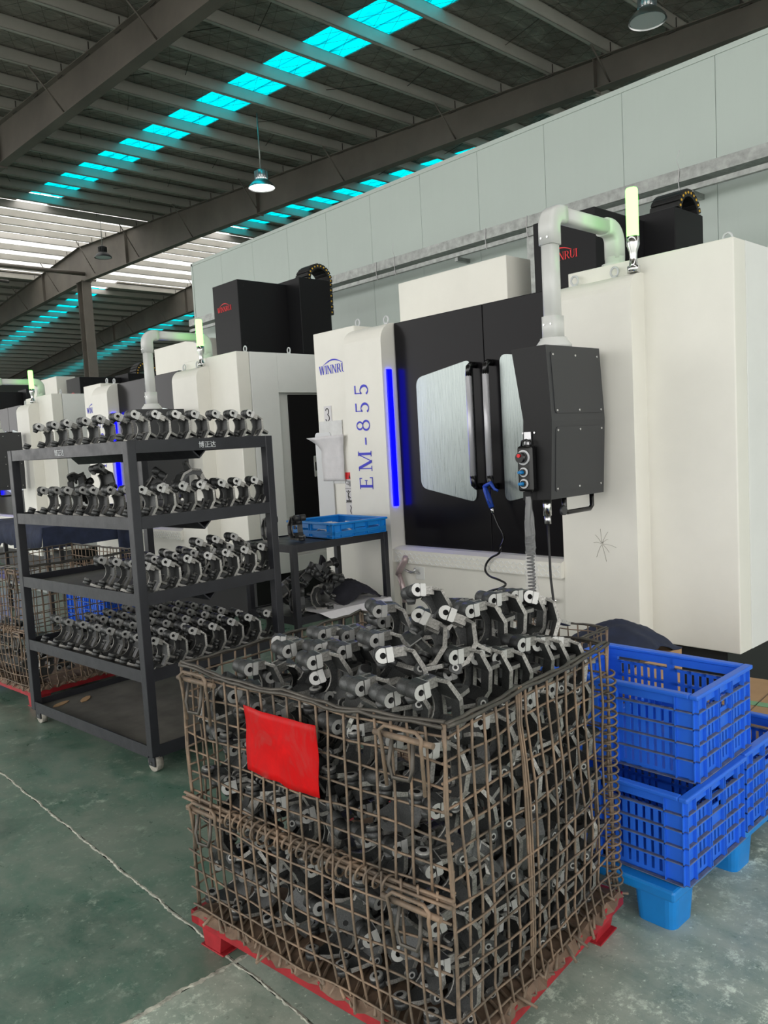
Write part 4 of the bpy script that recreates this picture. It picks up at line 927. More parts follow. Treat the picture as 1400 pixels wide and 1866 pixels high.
# ------------------------------------------------------------------ wire mesh pallet cage
def coil(p0, p1, r, turns, axis_u, axis_v, jitter=0.15, n=14, seed=1):
    rng = random.Random(seed); p0 = Vector(p0); p1 = Vector(p1); u = Vector(axis_u); v = Vector(axis_v); pts = []
    ph = [rng.uniform(-jitter, jitter) for _ in range(turns+2)]
    for k in range(turns*n+1):
        a = 2*math.pi*k/n; t = k/(turns*n); rr = r*(1+ph[k//n]*(1-(k % n)/n)+ph[k//n+1]*((k % n)/n))
        pts.append(p0.lerp(p1, t)+u*rr*math.cos(a)+v*rr*math.sin(a))
    return pts
def build_cage(label, group, LX=0.79, LY=0.965, ZB=0.125, ZT=0.875, seed=1, detailed=True):
    t = thing('wire_cage', label, 'wire cage', (0, 0, 0), 0, group)
    rng = random.Random(seed); wr = 0.0035
    zsplit = 0.475
    def bulge(s, z, L, ph):
        u = s/L; h = (z-ZB)/(ZT-ZB)
        return 0.016*math.sin(math.pi*u)*math.sin(math.pi*min(1, h*1.15))+0.006*wob(s*7, z*6, ph)
    faces = {   # name: (point from (s, z, out), length)
        'front_panel': (lambda s, z, o: (-o, s, z), LY, 0.0),
        'side_panel': (lambda s, z, o: (s, -o, z), LX, 1.3),
        'back_panel': (lambda s, z, o: (LX+o, s, z), LY, 2.1),
        'far_side_panel': (lambda s, z, o: (s, LY+o, z), LX, 3.7)}
    for nm, (fp, L, ph) in faces.items():
        sag = 0.016 if nm == 'front_panel' else 0.005
        def rimz(s): return ZT-sag*math.sin(math.pi*s/L)+0.006*wob(s*9, ph)*(1 if nm == 'front_panel' else 0.3)
        rim = MB()
        for off in ((0.0, 0.0), (0.007, -0.006)):
            rim.tube([fp(s_, rimz(s_)+off[1]+0.004*wob(s_*23+off[0]*400, ph), bulge(s_, ZT, L, ph)+off[0]) for s_ in [L*k/24 for k in range(25)]], 0.0050, 'rust_dark', 6)
        rim = rim.build(nm, t)
        nv = int(round(L/0.0495)); nh = 13 if nm == 'front_panel' else 14
        for k in range(nv+1):
            s0 = L*k/nv+(rng.uniform(-.004, .004) if 0 < k < nv else 0); lean = rng.uniform(-.006, .006)
            if nm == 'front_panel' and 0 < k < nv:
                up = [(s0+lean*(z-zsplit), z) for z in [zsplit-0.01+(rimz(s0)-zsplit+0.01)*q/6 for q in range(7)]]
                MB().tube([fp(a, z, bulge(a, z, L, ph)) for a, z in up], wr, 'rust', 5).build('wire', rim)
                s1 = s0-0.018+rng.uniform(-.005, .005); l2 = -0.03+rng.uniform(-.012, .012)
                lo = [(s1+l2*(zsplit-z), z) for z in [ZB-0.012+(zsplit-ZB+0.03)*q/7 for q in range(8)]]
                pts = [fp(a, z, 0.014+bulge(a, z, L, ph+5)+0.010*math.sin(math.pi*(z-ZB)/(zsplit-ZB))) for a, z in lo]
                a, z = lo[0]; pts = [fp(a-0.02, z-0.004, 0.05-0.02*(k % 2)), fp(a-0.004, z-0.002, 0.018)]+pts if k % 2 else [fp(a+0.004, z-0.004, -0.03)]+pts
                MB().tube(pts, wr, 'rust', 5).build('wire', rim)
            else:
                zz = [ZB-0.01+(rimz(s0)-ZB+0.01)*q/9 for q in range(10)]
                pts = [fp(s0+lean*(z-ZB)+0.003*wob(z*14, k, ph), z, bulge(s0, z, L, ph)) for z in zz]
                if nm == 'side_panel': pts = [fp(s0+0.03*(1 if k % 3 else -0.6), ZB-0.018, 0.030)]+[fp(s0+0.008, ZB-0.012, 0.012)]+pts[1:]
                MB().tube(pts, wr*(1.25 if k in (0, nv) else 1), 'rust', 5).build('wire', rim)
        for k in range(nh):
            z0 = ZB+0.012+(ZT-0.035-ZB-0.012)*k/(nh-1)+rng.uniform(-.003, .003)
            ex = -0.014 if nm != 'front_panel' else 0.0
            out = 0.010+(0.014 if nm == 'front_panel' and z0 < zsplit else 0)
            pts = [fp(s_, z0+0.006*wob(s_*6, k, ph)-(0.008*math.sin(math.pi*s_/L) if z0 < zsplit else 0), bulge(s_, z0, L, ph+(5 if z0 < zsplit and nm == 'front_panel' else 0))-0.006+(out if z0 < zsplit else 0)) for s_ in [-0.004+(L+0.008)*q/20 for q in range(21)]]
            MB().tube(pts, wr*0.95, 'rust', 5).build('wire', rim)
        if nm == 'front_panel':
            hr = MB()
            for q in range(3):
                a = 2.1*q; hr.tube([fp(s_, zsplit+0.008*math.cos(a)-0.010*math.sin(math.pi*s_/L), 0.014+0.008*math.sin(a)) for s_ in [-0.01+(L+0.02)*k/12 for k in range(13)]], 0.005, 'rust', 5)
            hr.build('hinge_rod', rim)
            pts = coil((-0.014, L*0.17, zsplit-0.004), (-0.014, L*0.80, zsplit-0.008), 0.024, 21, (1, 0, 0), (0, 0, 1), 0.3, 12, 4)
            pts = [(p[0], p[1], p[2]-0.010*math.sin(math.pi*p[1]/L)) for p in pts]
            MB().tube(pts, 0.0034, 'rust', 5).build('coil_hinge', rim)
            for k, (s0, z0) in enumerate(((0.10, 0.83), (L-0.10, 0.84), (0.10, 0.44), (L-0.10, 0.45))):
                b = MB(); o = 0.022+bulge(s0, z0, L, ph)
                b.tube([fp(s0-0.085, z0, o), fp(s0+0.085, z0, o)], 0.0075, 'rust', 8)
                b.tube([fp(s0-0.055, z0-0.12, o), fp(s0-0.055, z0-0.03, o+0.004), fp(s0-0.058, z0-0.01, o+0.010), fp(s0-0.062, z0+0.014, o+0.012), fp(s0-0.045, z0+0.024, o+0.008), fp(s0+0.045, z0+0.024, o+0.008), fp(s0+0.060, z0+0.012, o+0.012), fp(s0+0.055, z0-0.02, o+0.010), fp(s0+0.055, z0-0.12, o)], 0.0048, 'rust', 6)
                b.tube([fp(s0-0.03, z0, o), fp(s0-0.034, z0-0.06, o+0.014), fp(s0-0.026, z0-0.085, o+0.016), fp(s0+0.022, z0-0.088, o+0.016), fp(s0+0.034, z0-0.06, o+0.014), fp(s0+0.03, z0, o)], 0.0052, 'rust_dark', 6)
                b.build('latch', rim)
        if nm == 'side_panel':
            MB().tube(coil((LX+0.002, -0.002, 0.135), (LX-0.004, -0.002, 0.79), 0.021, 27, (1, 0, 0), (0, 1, 0), 0.2, 12, 6), 0.0034, 'rust', 5).build('corner_coil', rim)
            for s_, z0 in ((0.30, 0.5), (0.31, 0.5)): MB().tube([fp(s_+0.004*wob(z*9), z, bulge(s_, z, L, ph)+0.004) for z in [ZB+(ZT-ZB)*q/8 for q in range(9)]], wr, 'rust', 5).build('wire', rim)
    # base: red channel frame, feet, crumpled rusty sheet, floor mesh
    b = MB()
    for a, c in (((-0.02, -0.02, 0.075), (0.02, LY+0.02, 0.115)), ((LX-0.02, -0.02, 0.075), (LX+0.02, LY+0.02, 0.115)), ((-0.02, -0.02, 0.075), (LX+0.02, 0.02, 0.115)), ((-0.02, LY-0.02, 0.075), (LX+0.02, LY+0.02, 0.115))): b.bbox(a, c, 'pallet_red', 0.003)
    b.build('base_frame', t)
    for x in (0.0, LX-0.10):
        for y in (0.0, LY-0.10):
            MB().prism([(y, 0.08), (y+0.10, 0.08), (y+0.085, 0.0), (y+0.015, 0.0)], 0, x, x+0.10, 'pallet_red').bbox((x-0.004, y-0.004, 0), (x+0.104, y+0.104, 0.005), 'pallet_red', 0.002).build('foot', t)
    sh = MB(); n = 40; rows = []
    per = [(-0.026, s_) for s_ in [LY*k/n for k in range(n, -1, -1)]]+[(s_, -0.026) for s_ in [LX*k/n for k in range(n+1)]]
    for k, (x, y) in enumerate(per):
        j = wob(k*0.9, 1.0); ox = -1 if x < 0 else 0; oy = -1 if y < 0 else 0
        rows.append(sh.add([(x+ox*(0.004+0.010*j), y+oy*(0.004+0.010*j), 0.108+0.010*wob(k*1.3)), (x-ox*0.012, y-oy*0.012, 0.122+0.006*wob(k*0.7, 2)), (x-ox*0.07, y-oy*0.07, 0.118)]))
    for k in range(len(rows)-1):
        for q in range(2): sh.face([rows[k]+q, rows[k+1]+q, rows[k+1]+q+1, rows[k]+q+1], 'rust_sheet', False)
    o = sh.build('crumpled_edge', t); md = o.modifiers.new('thick', 'SOLIDIFY'); md.thickness = 0.002
    MB().box((0.0, 0.0, 0.112), (LX, LY, 0.118), 'rust_sheet').build('base_sheet', t)
    b = MB(); rng2 = random.Random(9)
    for k in range(26):
        y = 0.05+k*0.034+rng2.uniform(-.012, .012); b.tube([(-0.022-0.04*rng2.random()**2, y-0.02+rng2.uniform(-.03, .03), 0.112+rng2.uniform(-.006, .006)), (-0.01, y, 0.124), (0.05, y+0.03, 0.122), (0.12, y+0.05, 0.121)], 0.0045, 'rust', 5)
    for k in range(16):
        x = 0.05+k*0.046+rng2.uniform(-.014, .014); b.tube([(x-0.02+rng2.uniform(-.03, .03), -0.022-0.04*rng2.random()**2, 0.112+rng2.uniform(-.006, .006)), (x, -0.01, 0.124), (x+0.03, 0.05, 0.122), (x+0.05, 0.12, 0.121)], 0.0045, 'rust', 5)
    b.build('floor_wires', t)
    return t
CAGE_N = Vector((1.205, 1.152, 0)); CAGE_A = 6.3
cage = build_cage('large rusty wire cage in the foreground heaped with cast brackets', 'rusty wire cages', seed=2)
cage.location = CAGE_N; cage.rotation_euler = (0, 0, R(CAGE_A))
def cage_extras():
    # red plate hooked on the front mesh
    b = MB(); nx, nz = 10, 10; y0, y1, z0, z1 = 0.375, 0.648, 0.632, 0.812; rows = []
    for i in range(nx+1):
        u = i/nx; row = []
        for j in range(nz+1):
            v = j/nz; y = y1+(y0-y1)*u; bot = z0+0.010*math.sin(u*7)*u-0.014*(u > 0.85)+0.006*wob(u*9)
            z = bot+(z1-0.004*u-bot)*v; row.append((-0.026-0.010*math.sin(math.pi*u)-0.004*wob(u*4, v*3), y, z))
        rows.append(b.add(row))
    for i in range(nx):
        for j in range(nz): b.face([rows[i]+j, rows[i]+j+1, rows[i+1]+j+1, rows[i+1]+j], 'red_plate', True)
    o = b.build('red_plate'); tag(o, 'scuffed red sheet plate hung on the foreground wire cage', 'plate')
    o.location = CAGE_N; o.rotation_euler = (0, 0, R(CAGE_A)); md = o.modifiers.new('thick', 'SOLIDIFY'); md.thickness = 0.002
cage_extras()
def fill_cage():
    LX, LY = 0.79, 0.965; rng = random.Random(21)
    RC = Matrix.Translation(CAGE_N) @ Matrix.Rotation(R(CAGE_A), 4, 'Z')
    def put(x, y, z, rz, rx, ry, label, group, clamp=True):
        m = pose((x, y, z), rz, rx, ry)
        if clamp:
            co = [m @ v for v in BVERTS]; d = Vector((0, 0, 0))
            for ax, L in ((0, LX), (1, LY)):
                lo = min(c[ax] for c in co); hi = max(c[ax] for c in co)
                if lo < 0.004: d[ax] = 0.004-lo
                elif hi > L-0.004: d[ax] = L-0.004-hi
            lo = min(c[2] for c in co)
            if lo < 0.122: d[2] = 0.122-lo
            m = Matrix.Translation(d) @ m
        place_bracket(RC @ m, label, group)
    A = -45.0-CAGE_A
    gname = ['bottom', 'second', 'third', 'fourth', 'fifth']
    for lv in range(5):
        z = 0.200+lv*0.132
        for i in range(7):
            for j in range(9):
                if not (i == 0 or j == 0 or (i == 1 and (j+lv) % 2) or (j == 1 and (i+lv) % 2 and i > 1)): continue
                x = 0.075+i*0.107+rng.uniform(-.010, .010); y = 0.075+j*0.102+rng.uniform(-.010, .010)
                wild = rng.random() < (0.5 if (i == 0 and j > 2) else 0.14)
                if wild: rz, rx, ry = rng.uniform(0, 360), rng.uniform(-90, 90), rng.uniform(-80, 80)
                else: rz, rx, ry = A+30+rng.uniform(-14, 14), rng.uniform(-10, 10), rng.uniform(-16, 10)
                side = 'front mesh' if (i == 0 or (i == 1 and j > 0)) else 'right mesh'
                tilt = 'tumbled' if wild else 'upright'
                q = (j if side == 'front mesh' else i)+1; deep = '' if (i == 0 or j == 0) else ' inner'
                put(x, y, z, rz, rx, ry, f'{tilt}{deep} bracket behind the cage\'s {side}, {gname[lv]} layer, {ORD[q-1]} from the near corner', f'brackets packed behind the {side}')
    # top of the heap: neat nested rows on the right, jumble at the left and back
    BOSS = Vector((-0.057, 0, 0.062))
    def boss(x, y, z, rz, rx, ry, label, group):
        m = pose((0, 0, 0), rz, rx, ry); p = Vector((x, y, z))-(m @ BOSS); put(p.x, p.y, p.z, rz, rx, ry, label, group)
    g1, g2, g3, g4 = 'right rim row of the heap', 'upper right row of the heap', 'left rows of the heap', 'jumbled brackets of the heap'
    W = A+30
    heap = [
        (0.221, 0.149, 0.955, W+2, 0, 0, 'bright-padded bracket leading the row along the cage\'s right rim', g1), (0.307, 0.144, 0.935, W, 0, 0, 'second bracket of the row along the cage\'s right rim', g1),
        (0.380, 0.126, 0.920, W-2, 2, 2, 'third bracket of the row along the cage\'s right rim', g1), (0.482, 0.116, 0.930, W+3, 0, 4, 'fourth bracket of the row along the cage\'s right rim', g1),
        (0.551, 0.110, 0.915, W, -3, 4, 'fifth bracket of the row along the cage\'s right rim', g1), (0.631, 0.084, 0.900, W-8, -8, 10, 'last bracket of the row along the cage\'s right rim', g1),
        (0.432, 0.239, 1.020, W-4, 0, -4, 'first bracket of the upper right row on the heap', g2), (0.537, 0.235, 1.030, W-2, 0, 0, 'second bracket of the upper right row on the heap', g2),
        (0.640, 0.228, 1.022, W, 0, 2, 'third bracket of the upper right row on the heap', g2), (0.700, 0.200, 1.010, W-20, -14, 18, 'rightmost top bracket tipping toward the cage\'s back corner', g2),
        (0.387, 0.386, 1.065, W-4, -18, 8, 'bracket with pale green eye at the heap\'s left peak', g4), (0.191, 0.381, 0.975, W+4, 0, 0, 'bracket with bright end above the red plate\'s right', g4),
        (0.237, 0.247, 1.030, W-45, -35, 25, 'steeply tilted bracket with greenish eye in mid heap', g4), (0.292, 0.209, 1.035, W-30, -25, 25, 'bracket tilted beside the greenish-eyed one', g4),
        (0.030, 0.110, 0.925, W+6, 0, -8, 'bracket at the cage\'s near corner just above the rims', g4), (0.117, 0.642, 0.930, W+6, 0, -6, 'bright bracket at the left shoulder of the heap', g3),
        (0.060, 0.481, 0.935, W+2, 0, -4, 'front bracket of the left trio behind the front rim', g3), (0.142, 0.542, 0.940, W+4, 0, -4, 'middle bracket of the left trio behind the front rim', g3),
        (0.159, 0.470, 0.940, W+2, 0, -2, 'rear bracket of the left trio behind the front rim', g3), (0.055, 0.739, 0.880, W+10, 0, 4, 'leftmost bracket peeking over the front rim', g3),
        (0.098, 0.258, 0.970, W-20, -10, -4, 'dull bracket left of the tilted pair', g4), (0.265, 0.653, 0.940, W+6, 0, 0, 'bracket behind the left shoulder of the heap', g3),
        (0.349, 0.497, 1.015, W-8, 6, 4, 'bracket below the left peak at the heap\'s back', g4), (0.022, 0.293, 0.905, W+8, 0, -2, 'bracket sunk behind the front rim right of the red plate', g4),
        (0.016, 0.200, 0.895, W+4, 4, -6, 'bracket half hidden by the front rim near the corner', g4), (0.009, 0.356, 0.885, W-150, 60, 20, 'tumbled bracket behind the front rim above the red plate', g4),
        (0.45, 0.40, 0.98, W-12, 8, 4, 'bracket filling the gap behind the left peak', g4), (0.55, 0.36, 1.00, W+10, -6, 6, 'bracket behind the upper right row', g4),
        (0.30, 0.33, 0.96, W-60, 20, 40, 'bracket wedged in the middle of the heap', g4), (0.33, 0.62, 0.93, W+4, 6, -4, 'bracket low at the heap\'s left rear', g3), (0.45, 0.58, 0.95, W, 0, 0, 'bracket at the heap\'s rear middle', g3)]
    for h in heap: boss(*h)
    # hidden core under the top rows
    for i in range(1, 6):
        for j in range(1, 8):
            if (i+j) % 2: put(0.10+i*0.115, 0.08+j*0.108, 0.80+0.05*math.sin(j*0.4)*(i > 1), W+rng.uniform(-30, 30), rng.uniform(-20, 20), rng.uniform(-20, 20), 'bracket buried under the top rows of the cage', 'buried upper layer')
fill_cage()

# ------------------------------------------------------------------ other cages
def more_cages():
    c = copy_tree(cage); c.location = (1.60, 4.96, 0); c.rotation_euler = (0, 0, R(5)); c['label'] = 'wire cage standing behind the black cart at the left edge'
    c = copy_tree(cage); c.location = (2.06, 1.72, 0); c.rotation_euler = (0, 0, 0); c.scale = (0.9, 0.9, 0.80); c['label'] = 'low wire cage behind the foreground cage, only its top rim showing'
    rng = random.Random(77); B = Matrix.Translation((1.60, 4.96, 0)) @ Matrix.Rotation(R(5), 4, 'Z')
    for lv in range(2):
        for i in range(4):
            for j in range(4):
                if i > 0 and j > 0: continue
                place_bracket(B @ pose((0.13+i*0.17, 0.14+j*0.2, 0.22+lv*0.14), rng.uniform(0, 360), rng.uniform(-80, 80), rng.uniform(-60, 60)), 'tumbled bracket in the cage behind the cart', 'brackets in the cage behind the cart')
more_cages()

# ------------------------------------------------------------------ plastic crates
def crate_mesh_parts(LX, LY, H, mat, grime, rows=4, slat=0.0125, gap=0.0105):
    parts = []
    rim = MB(); o = 0.016; w_ = 0.012
    for a, b in (((-o, -o, H-0.014), (LX+o, w_, H)), ((-o, LY-w_, H-0.014), (LX+o, LY+o, H)), ((-o, w_, H-0.014), (w_, LY-w_, H)), ((LX-w_, w_, H-0.014), (LX+o, LY-w_, H))): rim.bbox(a, b, mat, 0.004)
    parts.append(('rim', rim))
    def wall(L, fp, short):
        b = MB(); th = 0.004
        def bx(s0, s1, z0, z1, d0, d1, m=mat):
            p = fp(s0, d0, z0); q = fp(s1, d1, z1); b.box(tuple(min(p[k], q[k]) for k in range(3)), tuple(max(p[k], q[k]) for k in range(3)), m)
        cw = 0.05 if short else 0.058
        cols = [(cw, L*0.36), (L*0.36+0.012, L*0.64-0.012), (L*0.64, L-cw)] if short else [(cw, L*0.48), (L*0.52, L-cw)]
        zs = [0.0]+[0.018+(H-0.055-0.018)*k/rows for k in range(rows+1)]+[H]
        bx(0, cw, 0, H-0.01, 0, th); bx(L-cw, L, 0, H-0.01, 0, th)
        bx(cw, L-cw, H-0.042, H-0.01, 0, th); bx(cw, L-cw, 0, 0.018, 0, th)
        for k in range(len(cols)-1): bx(cols[k][1], cols[k+1][0], 0, H-0.01, 0, th)
        for r in range(rows):
            z0, z1 = zs[r+1], zs[r+2]
            bx(0, L, z1-0.003, z1, -0.011, 0, grime if not short or True else mat); bx(0, L, z1-0.0032, z1-0.006, -0.011, th)
            bx(cw, L-cw, z1-0.010, z1, 0, th)
            for ci, (c0, c1) in enumerate(cols):
                if short and ci == 1 and r >= rows-2:
                    if r == rows-1:
                        bx(c0, c0+0.012, z0, z1, 0, th); bx(c1-0.012, c1, z0, z1, 0, th); bx(c0, c1, z0, z0+0.014, 0, th)
                    else: bx(c0, c1, z0, z1, 0, th)
                    continue
                n = max(1, int((c1-c0+gap)/(slat+gap))); p = (c1-c0+gap)/n
                for q in range(n): bx(c0+q*p, c0+q*p+p-gap, z0, z1, 0, th)
        for s0 in [0, cw, L-cw, L-0.003]+[c[1] for c in cols[:-1]]+[c[0] for c in cols[1:]]: bx(s0, s0+0.003, 0.0, H-0.012, -0.011, 0)
        bx(-0.0, L, 0.0, 0.003, -0.013, 0, grime)
        return b
    parts.append(('side_wall', wall(LY, lambda s, d, z: (d, s, z), False)))
    parts.append(('side_wall', wall(LY, lambda s, d, z: (LX-d, s, z), False)))
    parts.append(('end_wall', wall(LX, lambda s, d, z: (s, d, z), True)))
    parts.append(('end_wall', wall(LX, lambda s, d, z: (s, LY-d, z), True)))
    ba = MB().box((0, 0, 0.0), (LX, LY, 0.006), mat)
    parts.append(('base', ba))
    return [(n, b.mesh(n)) for n, b in parts]
def crate(parts, loc, rz, label, name='plastic_crate', group='stacked blue crates'):
    t = thing(name, label, 'crate', loc, R(rz), group)
    for n, me in parts: obj(n, me, t)
    return t
CP = crate_mesh_parts(0.385, 0.53, 0.272, 'crate_blue', 'crate_grime')
def build_crates():
    pz = 0.142
    crate(CP, (2.115, 1.075, pz), 0, 'lower blue slotted crate under the tilted-out upper crate')
    crate(CP, (2.225, 1.090, pz+0.273), 1.2, 'upper open blue crate on the near stack beside the wire cage')
    crate(CP, (2.54, 1.085, pz), 0.5, 'blue crate at the right edge behind the near stack')
    crate(CP, (2.15, 5.10, 0.36), 5, 'blue crate inside the cage behind the cart')
    # plastic pallet
    t = thing('plastic_pallet', 'light blue plastic pallet under the stacked crates', 'pallet', (2.06, 1.085, 0))
    b = MB()
    b.bbox((0, 0, 0.105), (1.05, 0.62, 0.14), 'pallet_blue', 0.008); b.build('deck', t)
    for x in (0.02, 0.445, 0.87):
        for y in (0.01, 0.46):
            p0 = rrect(x, y, x+0.14, y+0.14, 0.03, 4); f = MB(); n = len(p0); c = Vector((x+0.07, y+0.07))
            i = f.add([(p[0], p[1], 0.108) for p in p0]+[(c.x+(p[0]-c.x)*0.88, c.y+(p[1]-c.y)*0.88, 0.0) for p in p0])
            for k in range(n): f.face([i+k, i+(k+1) % n, i+n+(k+1) % n, i+n+k], 'pallet_blue', False)
            f.face([i+n+k for k in range(n)], 'pallet_blue'); f.build('foot', t)
    # boxes behind
    def carton(loc, rz, sx, sy, sz, label, tape=True):
        c = thing('cardboard_box', label, 'box', loc, R(rz))
        MB().bbox((0, 0, 0), (sx, sy, sz), 'card', 0.004).build('body', c)
        MB().box((0.002, sy*0.5-0.002, sz), (sx-0.002, sy*0.5+0.002, sz+0.002), 'rust_sheet').build('flap_seam', c)
        if tape: MB().box((sx*0.2, 0.01, sz+0.0005), (sx*0.2+0.05, sy-0.01, sz+0.002), 'green_tape').build('tape', c)
    carton((3.17, 1.08, 0.0), 6, 0.48, 0.48, 0.33, 'cardboard box with green tape at the right edge beside the machine')
    carton((2.83, 1.66, 0.0), 0, 0.45, 0.4, 0.52, 'cardboard box under the dark cloth behind the crates', False)
    cloth('dark_jacket', 'dark navy cloth heaped behind the upper blue crate', 'cloth', (3.03, 1.84, 0.52), 0.24, 0.19, 0.125, 'navy', 4)
def cloth(name, label, cat, loc, rx, ry, h, mat, seed, flat=False):
    b = MB(); n = 22; rows = []
    for i in range(n+1):
        row = []
        for j in range(n+1):
            u, v = -1+2*i/n, -1+2*j/n; r = min(1, math.sqrt(u*u+v*v)/1.25)
            z = h*(1-r**2.2)*(0.9+0.16*wob(u*1.6+seed, v*1.4))+0.006*(1+wob(u*5+v*2, v*4, seed))
            row.append((u*rx*(1+0.08*wob(v*3, seed)), v*ry*(1+0.08*wob(u*3, seed)), max(0.003, z)))
        rows.append(b.add(row))
    for i in range(n):
        for j in range(n): b.face([rows[i]+j, rows[i+1]+j, rows[i+1]+j+1, rows[i]+j+1], mat, True)
    o = b.build(name); o.location = loc; md = o.modifiers.new('thick', 'SOLIDIFY'); md.thickness = 0.004; return tag(o, label, cat)
M['green_tape'] = pm('green_tape', (110, 165, 120), 0.5)
build_crates()

# ------------------------------------------------------------------ small black rack with tray
def build_rack():
    x0, y0, lx, ly, zt = 2.70, 3.725, 0.76, 0.52, 0.93
    t = thing('small_rack', 'low black steel rack between the cart and the machine', 'rack', (x0, y0, 0))
    w_ = 0.036
    for x in (0, lx-w_):
        for y in (0, ly-w_): MB().bbox((x, y, 0), (x+w_, y+w_, zt), 'cart', 0.003).build('post', t)
    for z in (zt, 0.50):
        MB().box((0.004, 0.004, z-0.012), (lx-0.004, ly-0.004, z-0.008), 'cart').build('shelf', t)
        for a, b in (((w_, 0.002, z-0.045), (lx-w_, 0.008, z)), ((w_, ly-0.008, z-0.045), (lx-w_, ly-0.002, z)), ((0.002, w_, z-0.045), (0.008, ly-w_, z)), ((lx-0.008, w_, z-0.045), (lx-0.002, ly-w_, z))): MB().box(a, b, 'cart').build('shelf_rail', t)
    tp = crate_mesh_parts(0.40, 0.50, 0.095, 'tray_blue', 'tray_blue', rows=3, slat=0.014, gap=0.011)
    c = crate(tp, (x0+0.33, y0+0.02, zt), -4, 'shallow light blue tray on top of the small black rack', 'plastic_tray', None)
    o = cloth('tray_rag', 'crumpled white cloth lying in the light blue tray', 'cloth', (x0+0.55, y0+0.3, zt+0.008), 0.1, 0.08, 0.06, 'paper', 9)
    P = lambda x, y, z: (x0+x, y0+y, z)
    place_bracket(rest(x0+0.06, y0+0.30, zt, 70, 0, 0), 'left of the two brackets on the small rack\'s top', 'brackets on the rack top')
    place_bracket(rest(x0+0.19, y0+0.20, zt, 75, 0, 0), 'right of the two brackets on the small rack\'s top, against the blue tray', 'brackets on the rack top')
    z = 0.50
    low = [(0.10, 0.12, z, 62, 0, 0, 'bracket at the left end of the small rack\'s lower shelf'), (0.26, 0.10, z, 110, 0, 0, 'bracket showing its square window on the small rack\'s lower shelf'),
           (0.17, 0.30, z, 200, 30, 20, 'bracket behind the front pair on the small rack\'s lower shelf'), (0.30, 0.30, z+.08, 90, 60, 10, 'bracket standing on end in the lower shelf pile'),
           (0.42, 0.16, z+.03, 60, 20, -10, 'bracket on black cloth in the lower shelf pile'), (0.50, 0.30, z+.09, 150, -20, 15, 'rearmost bracket of the lower shelf pile'), (0.38, 0.24, z+.12, 40, -60, 15, 'topmost bracket of the lower shelf pile')]
    for x, y, zz, rz, rx, ry, lab in low: place_bracket(rest(x0+x, y0+y, zz, rz, rx, ry), lab, 'brackets on the rack lower shelf')
    cloth('black_rag', 'black cloth bunched on the small rack\'s lower shelf', 'cloth', P(0.56, 0.22, z), 0.17, 0.18, 0.13, 'blackcloth', 2)
    b = MB().prism([(-0.02, 0), (0.03, 0), (0.05, 0.06), (0.045, 0.13), (0.02, 0.16), (0.0, 0.10), (-0.03, 0.06)], 1, -0.012, 0.012, 'blackcloth'); o = b.build('cloth_corner'); o.location = P(0.50, 0.40, z+0.12); tag(o, 'raised black cloth corner above the lower shelf pile', 'cloth')
    b = MB(); i = b.add([P(0.16, -0.015, z+0.004), P(0.74, -0.02, z+0.004), P(0.74, 0.2, z+0.004), P(0.16, 0.2, z+0.004), P(0.24, -0.06, z-0.05), P(0.72, -0.055, z-0.03)]); b.face([i, i+1, i+2, i+3], 'paper'); b.face([i, i+4, i+5, i+1], 'paper')
    o = b.build('paper_liner'); md = o.modifiers.new('thick', 'SOLIDIFY'); md.thickness = 0.003; tag(o, 'stained white paper hanging over the lower shelf edge', 'paper')
build_rack()

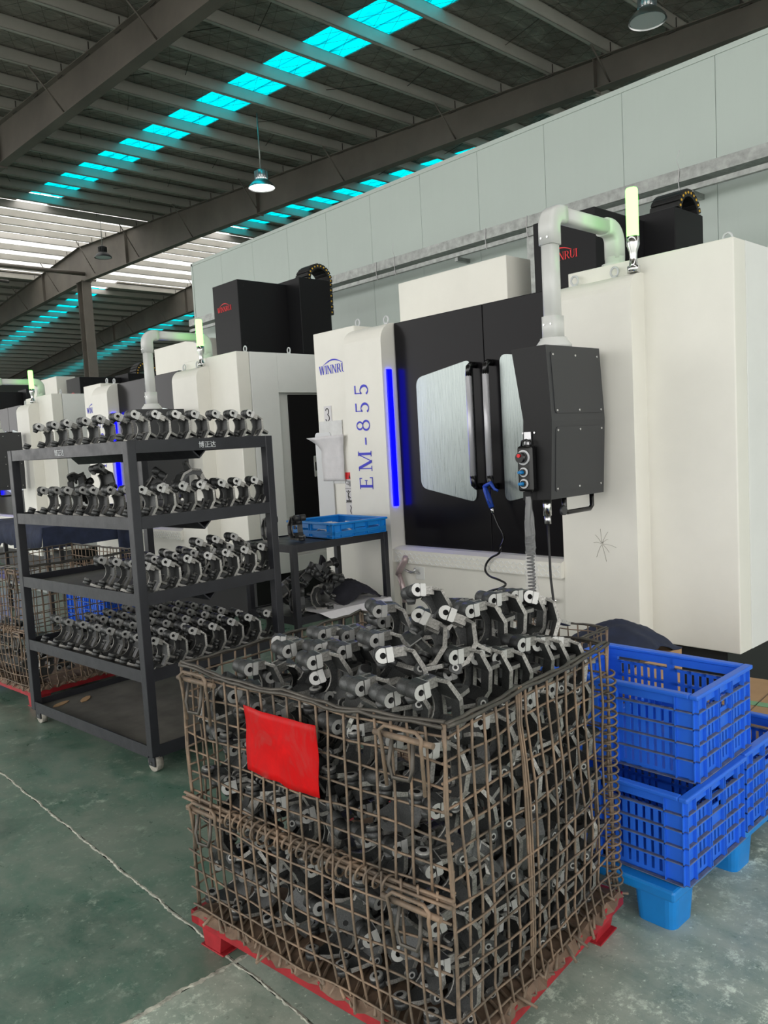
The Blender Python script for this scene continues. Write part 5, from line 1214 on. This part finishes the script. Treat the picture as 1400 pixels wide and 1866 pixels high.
# ------------------------------------------------------------------ work tables by the far machines
def build_tables():
    for (x0, y0, lx, ly, zt, lab, cl) in ((2.35, 6.7, 0.85, 1.9, 0.95, 'black work table under a navy cloth behind the cart', True), (1.9, 8.75, 0.8, 1.3, 0.9, 'black steel work table at the left edge', False)):
        t = thing('work_table', lab, 'table', (x0, y0, 0))
        for x in (0, lx-0.04):
            for y in (0, ly-0.04): MB().bbox((x, y, 0), (x+0.04, y+0.04, zt-0.03), 'cart', 0.003).build('leg', t)
        MB().bbox((-0.01, -0.01, zt-0.03), (lx+0.01, ly+0.01, zt), 'cart', 0.004).build('table_top', t)
        MB().box((0.02, 0.02, 0.40), (lx-0.02, ly-0.02, 0.42), 'galv').build('shelf', t)
        if cl:
            b = MB(); n = 24; rows = []
            for j in range(n+1):
                y = y0-0.04+(ly*0.75)*j/n; f = 0.02*wob(j*0.8); d = 0.17+0.03*wob(j*0.5, 2)
                rows.append(b.add([(x0-0.03-0.015*wob(j*1.1), y, zt-d), (x0-0.03+0.01*wob(j*0.9), y, zt-0.06), (x0-0.015, y, zt+0.008), (x0+lx*0.5, y, zt+0.012+0.01*wob(j*0.7, 1)), (x0+lx*0.9, y, zt+0.01)]))
            for j in range(n):
                for q in range(4): b.face([rows[j]+q, rows[j+1]+q, rows[j+1]+q+1, rows[j]+q+1], 'navy', True)
            i = b.add([(x0-0.03, y0-0.05, zt-0.17), (x0+lx*0.9, y0-0.05, zt-0.15), (x0+lx*0.9, y0-0.04, zt+0.008), (x0-0.02, y0-0.04, zt+0.008)]); b.face([i, i+1, i+2, i+3], 'navy')
            o = b.build('table_cloth'); md = o.modifiers.new('thick', 'SOLIDIFY'); md.thickness = 0.006; tag(o, 'navy cloth draped over the work table behind the cart', 'cloth')
            for k, (dx, dy) in enumerate(((0.15, 0.5), (0.25, 0.15))):
                o = MB().bbox((x0+dx, y0+dy, zt+0.03), (x0+dx+0.09, y0+dy+0.05, zt+0.045), 'paper', 0.004).build('paper_pad'); tag(o, ('folded paper pad on the navy cloth, farther one' if k == 0 else 'folded paper pad on the navy cloth, nearer one'), 'paper')
    # apron hanging from the cloth table
    b = MB(); rows = []
    for j in range(9):
        y = 6.64; x = 2.95+j*0.025
        rows.append(b.add([(x, y-0.01-0.02*math.sin(j*1.4), 0.50), (x, y-0.01-0.015*math.sin(j*1.2+1), 0.7), (x, y-0.012, 0.93)]))
    for j in range(8):
        for q in range(2): b.face([rows[j]+q, rows[j+1]+q, rows[j+1]+q+1, rows[j]+q+1], 'navy', True)
    o = b.build('hanging_apron'); md = o.modifiers.new('thick', 'SOLIDIFY'); md.thickness = 0.008; tag(o, 'dark apron hanging at the end of the navy-covered table', 'apron')
    # slim grey panel post on the third machine
    t = thing('panel_post', 'slim grey upright panel on the third machine\'s roof', 'panel', (3.75, 12.32, 2.28))
    MB().cyl((0, 0, 0), (0, 0, 0.12), 0.02, 'galv', n=8).build('stem', t); MB().bbox((-0.02, -0.06, 0.10), (0.02, 0.06, 0.68), 'grey_lt', 0.006).build('panel', t)
build_tables()
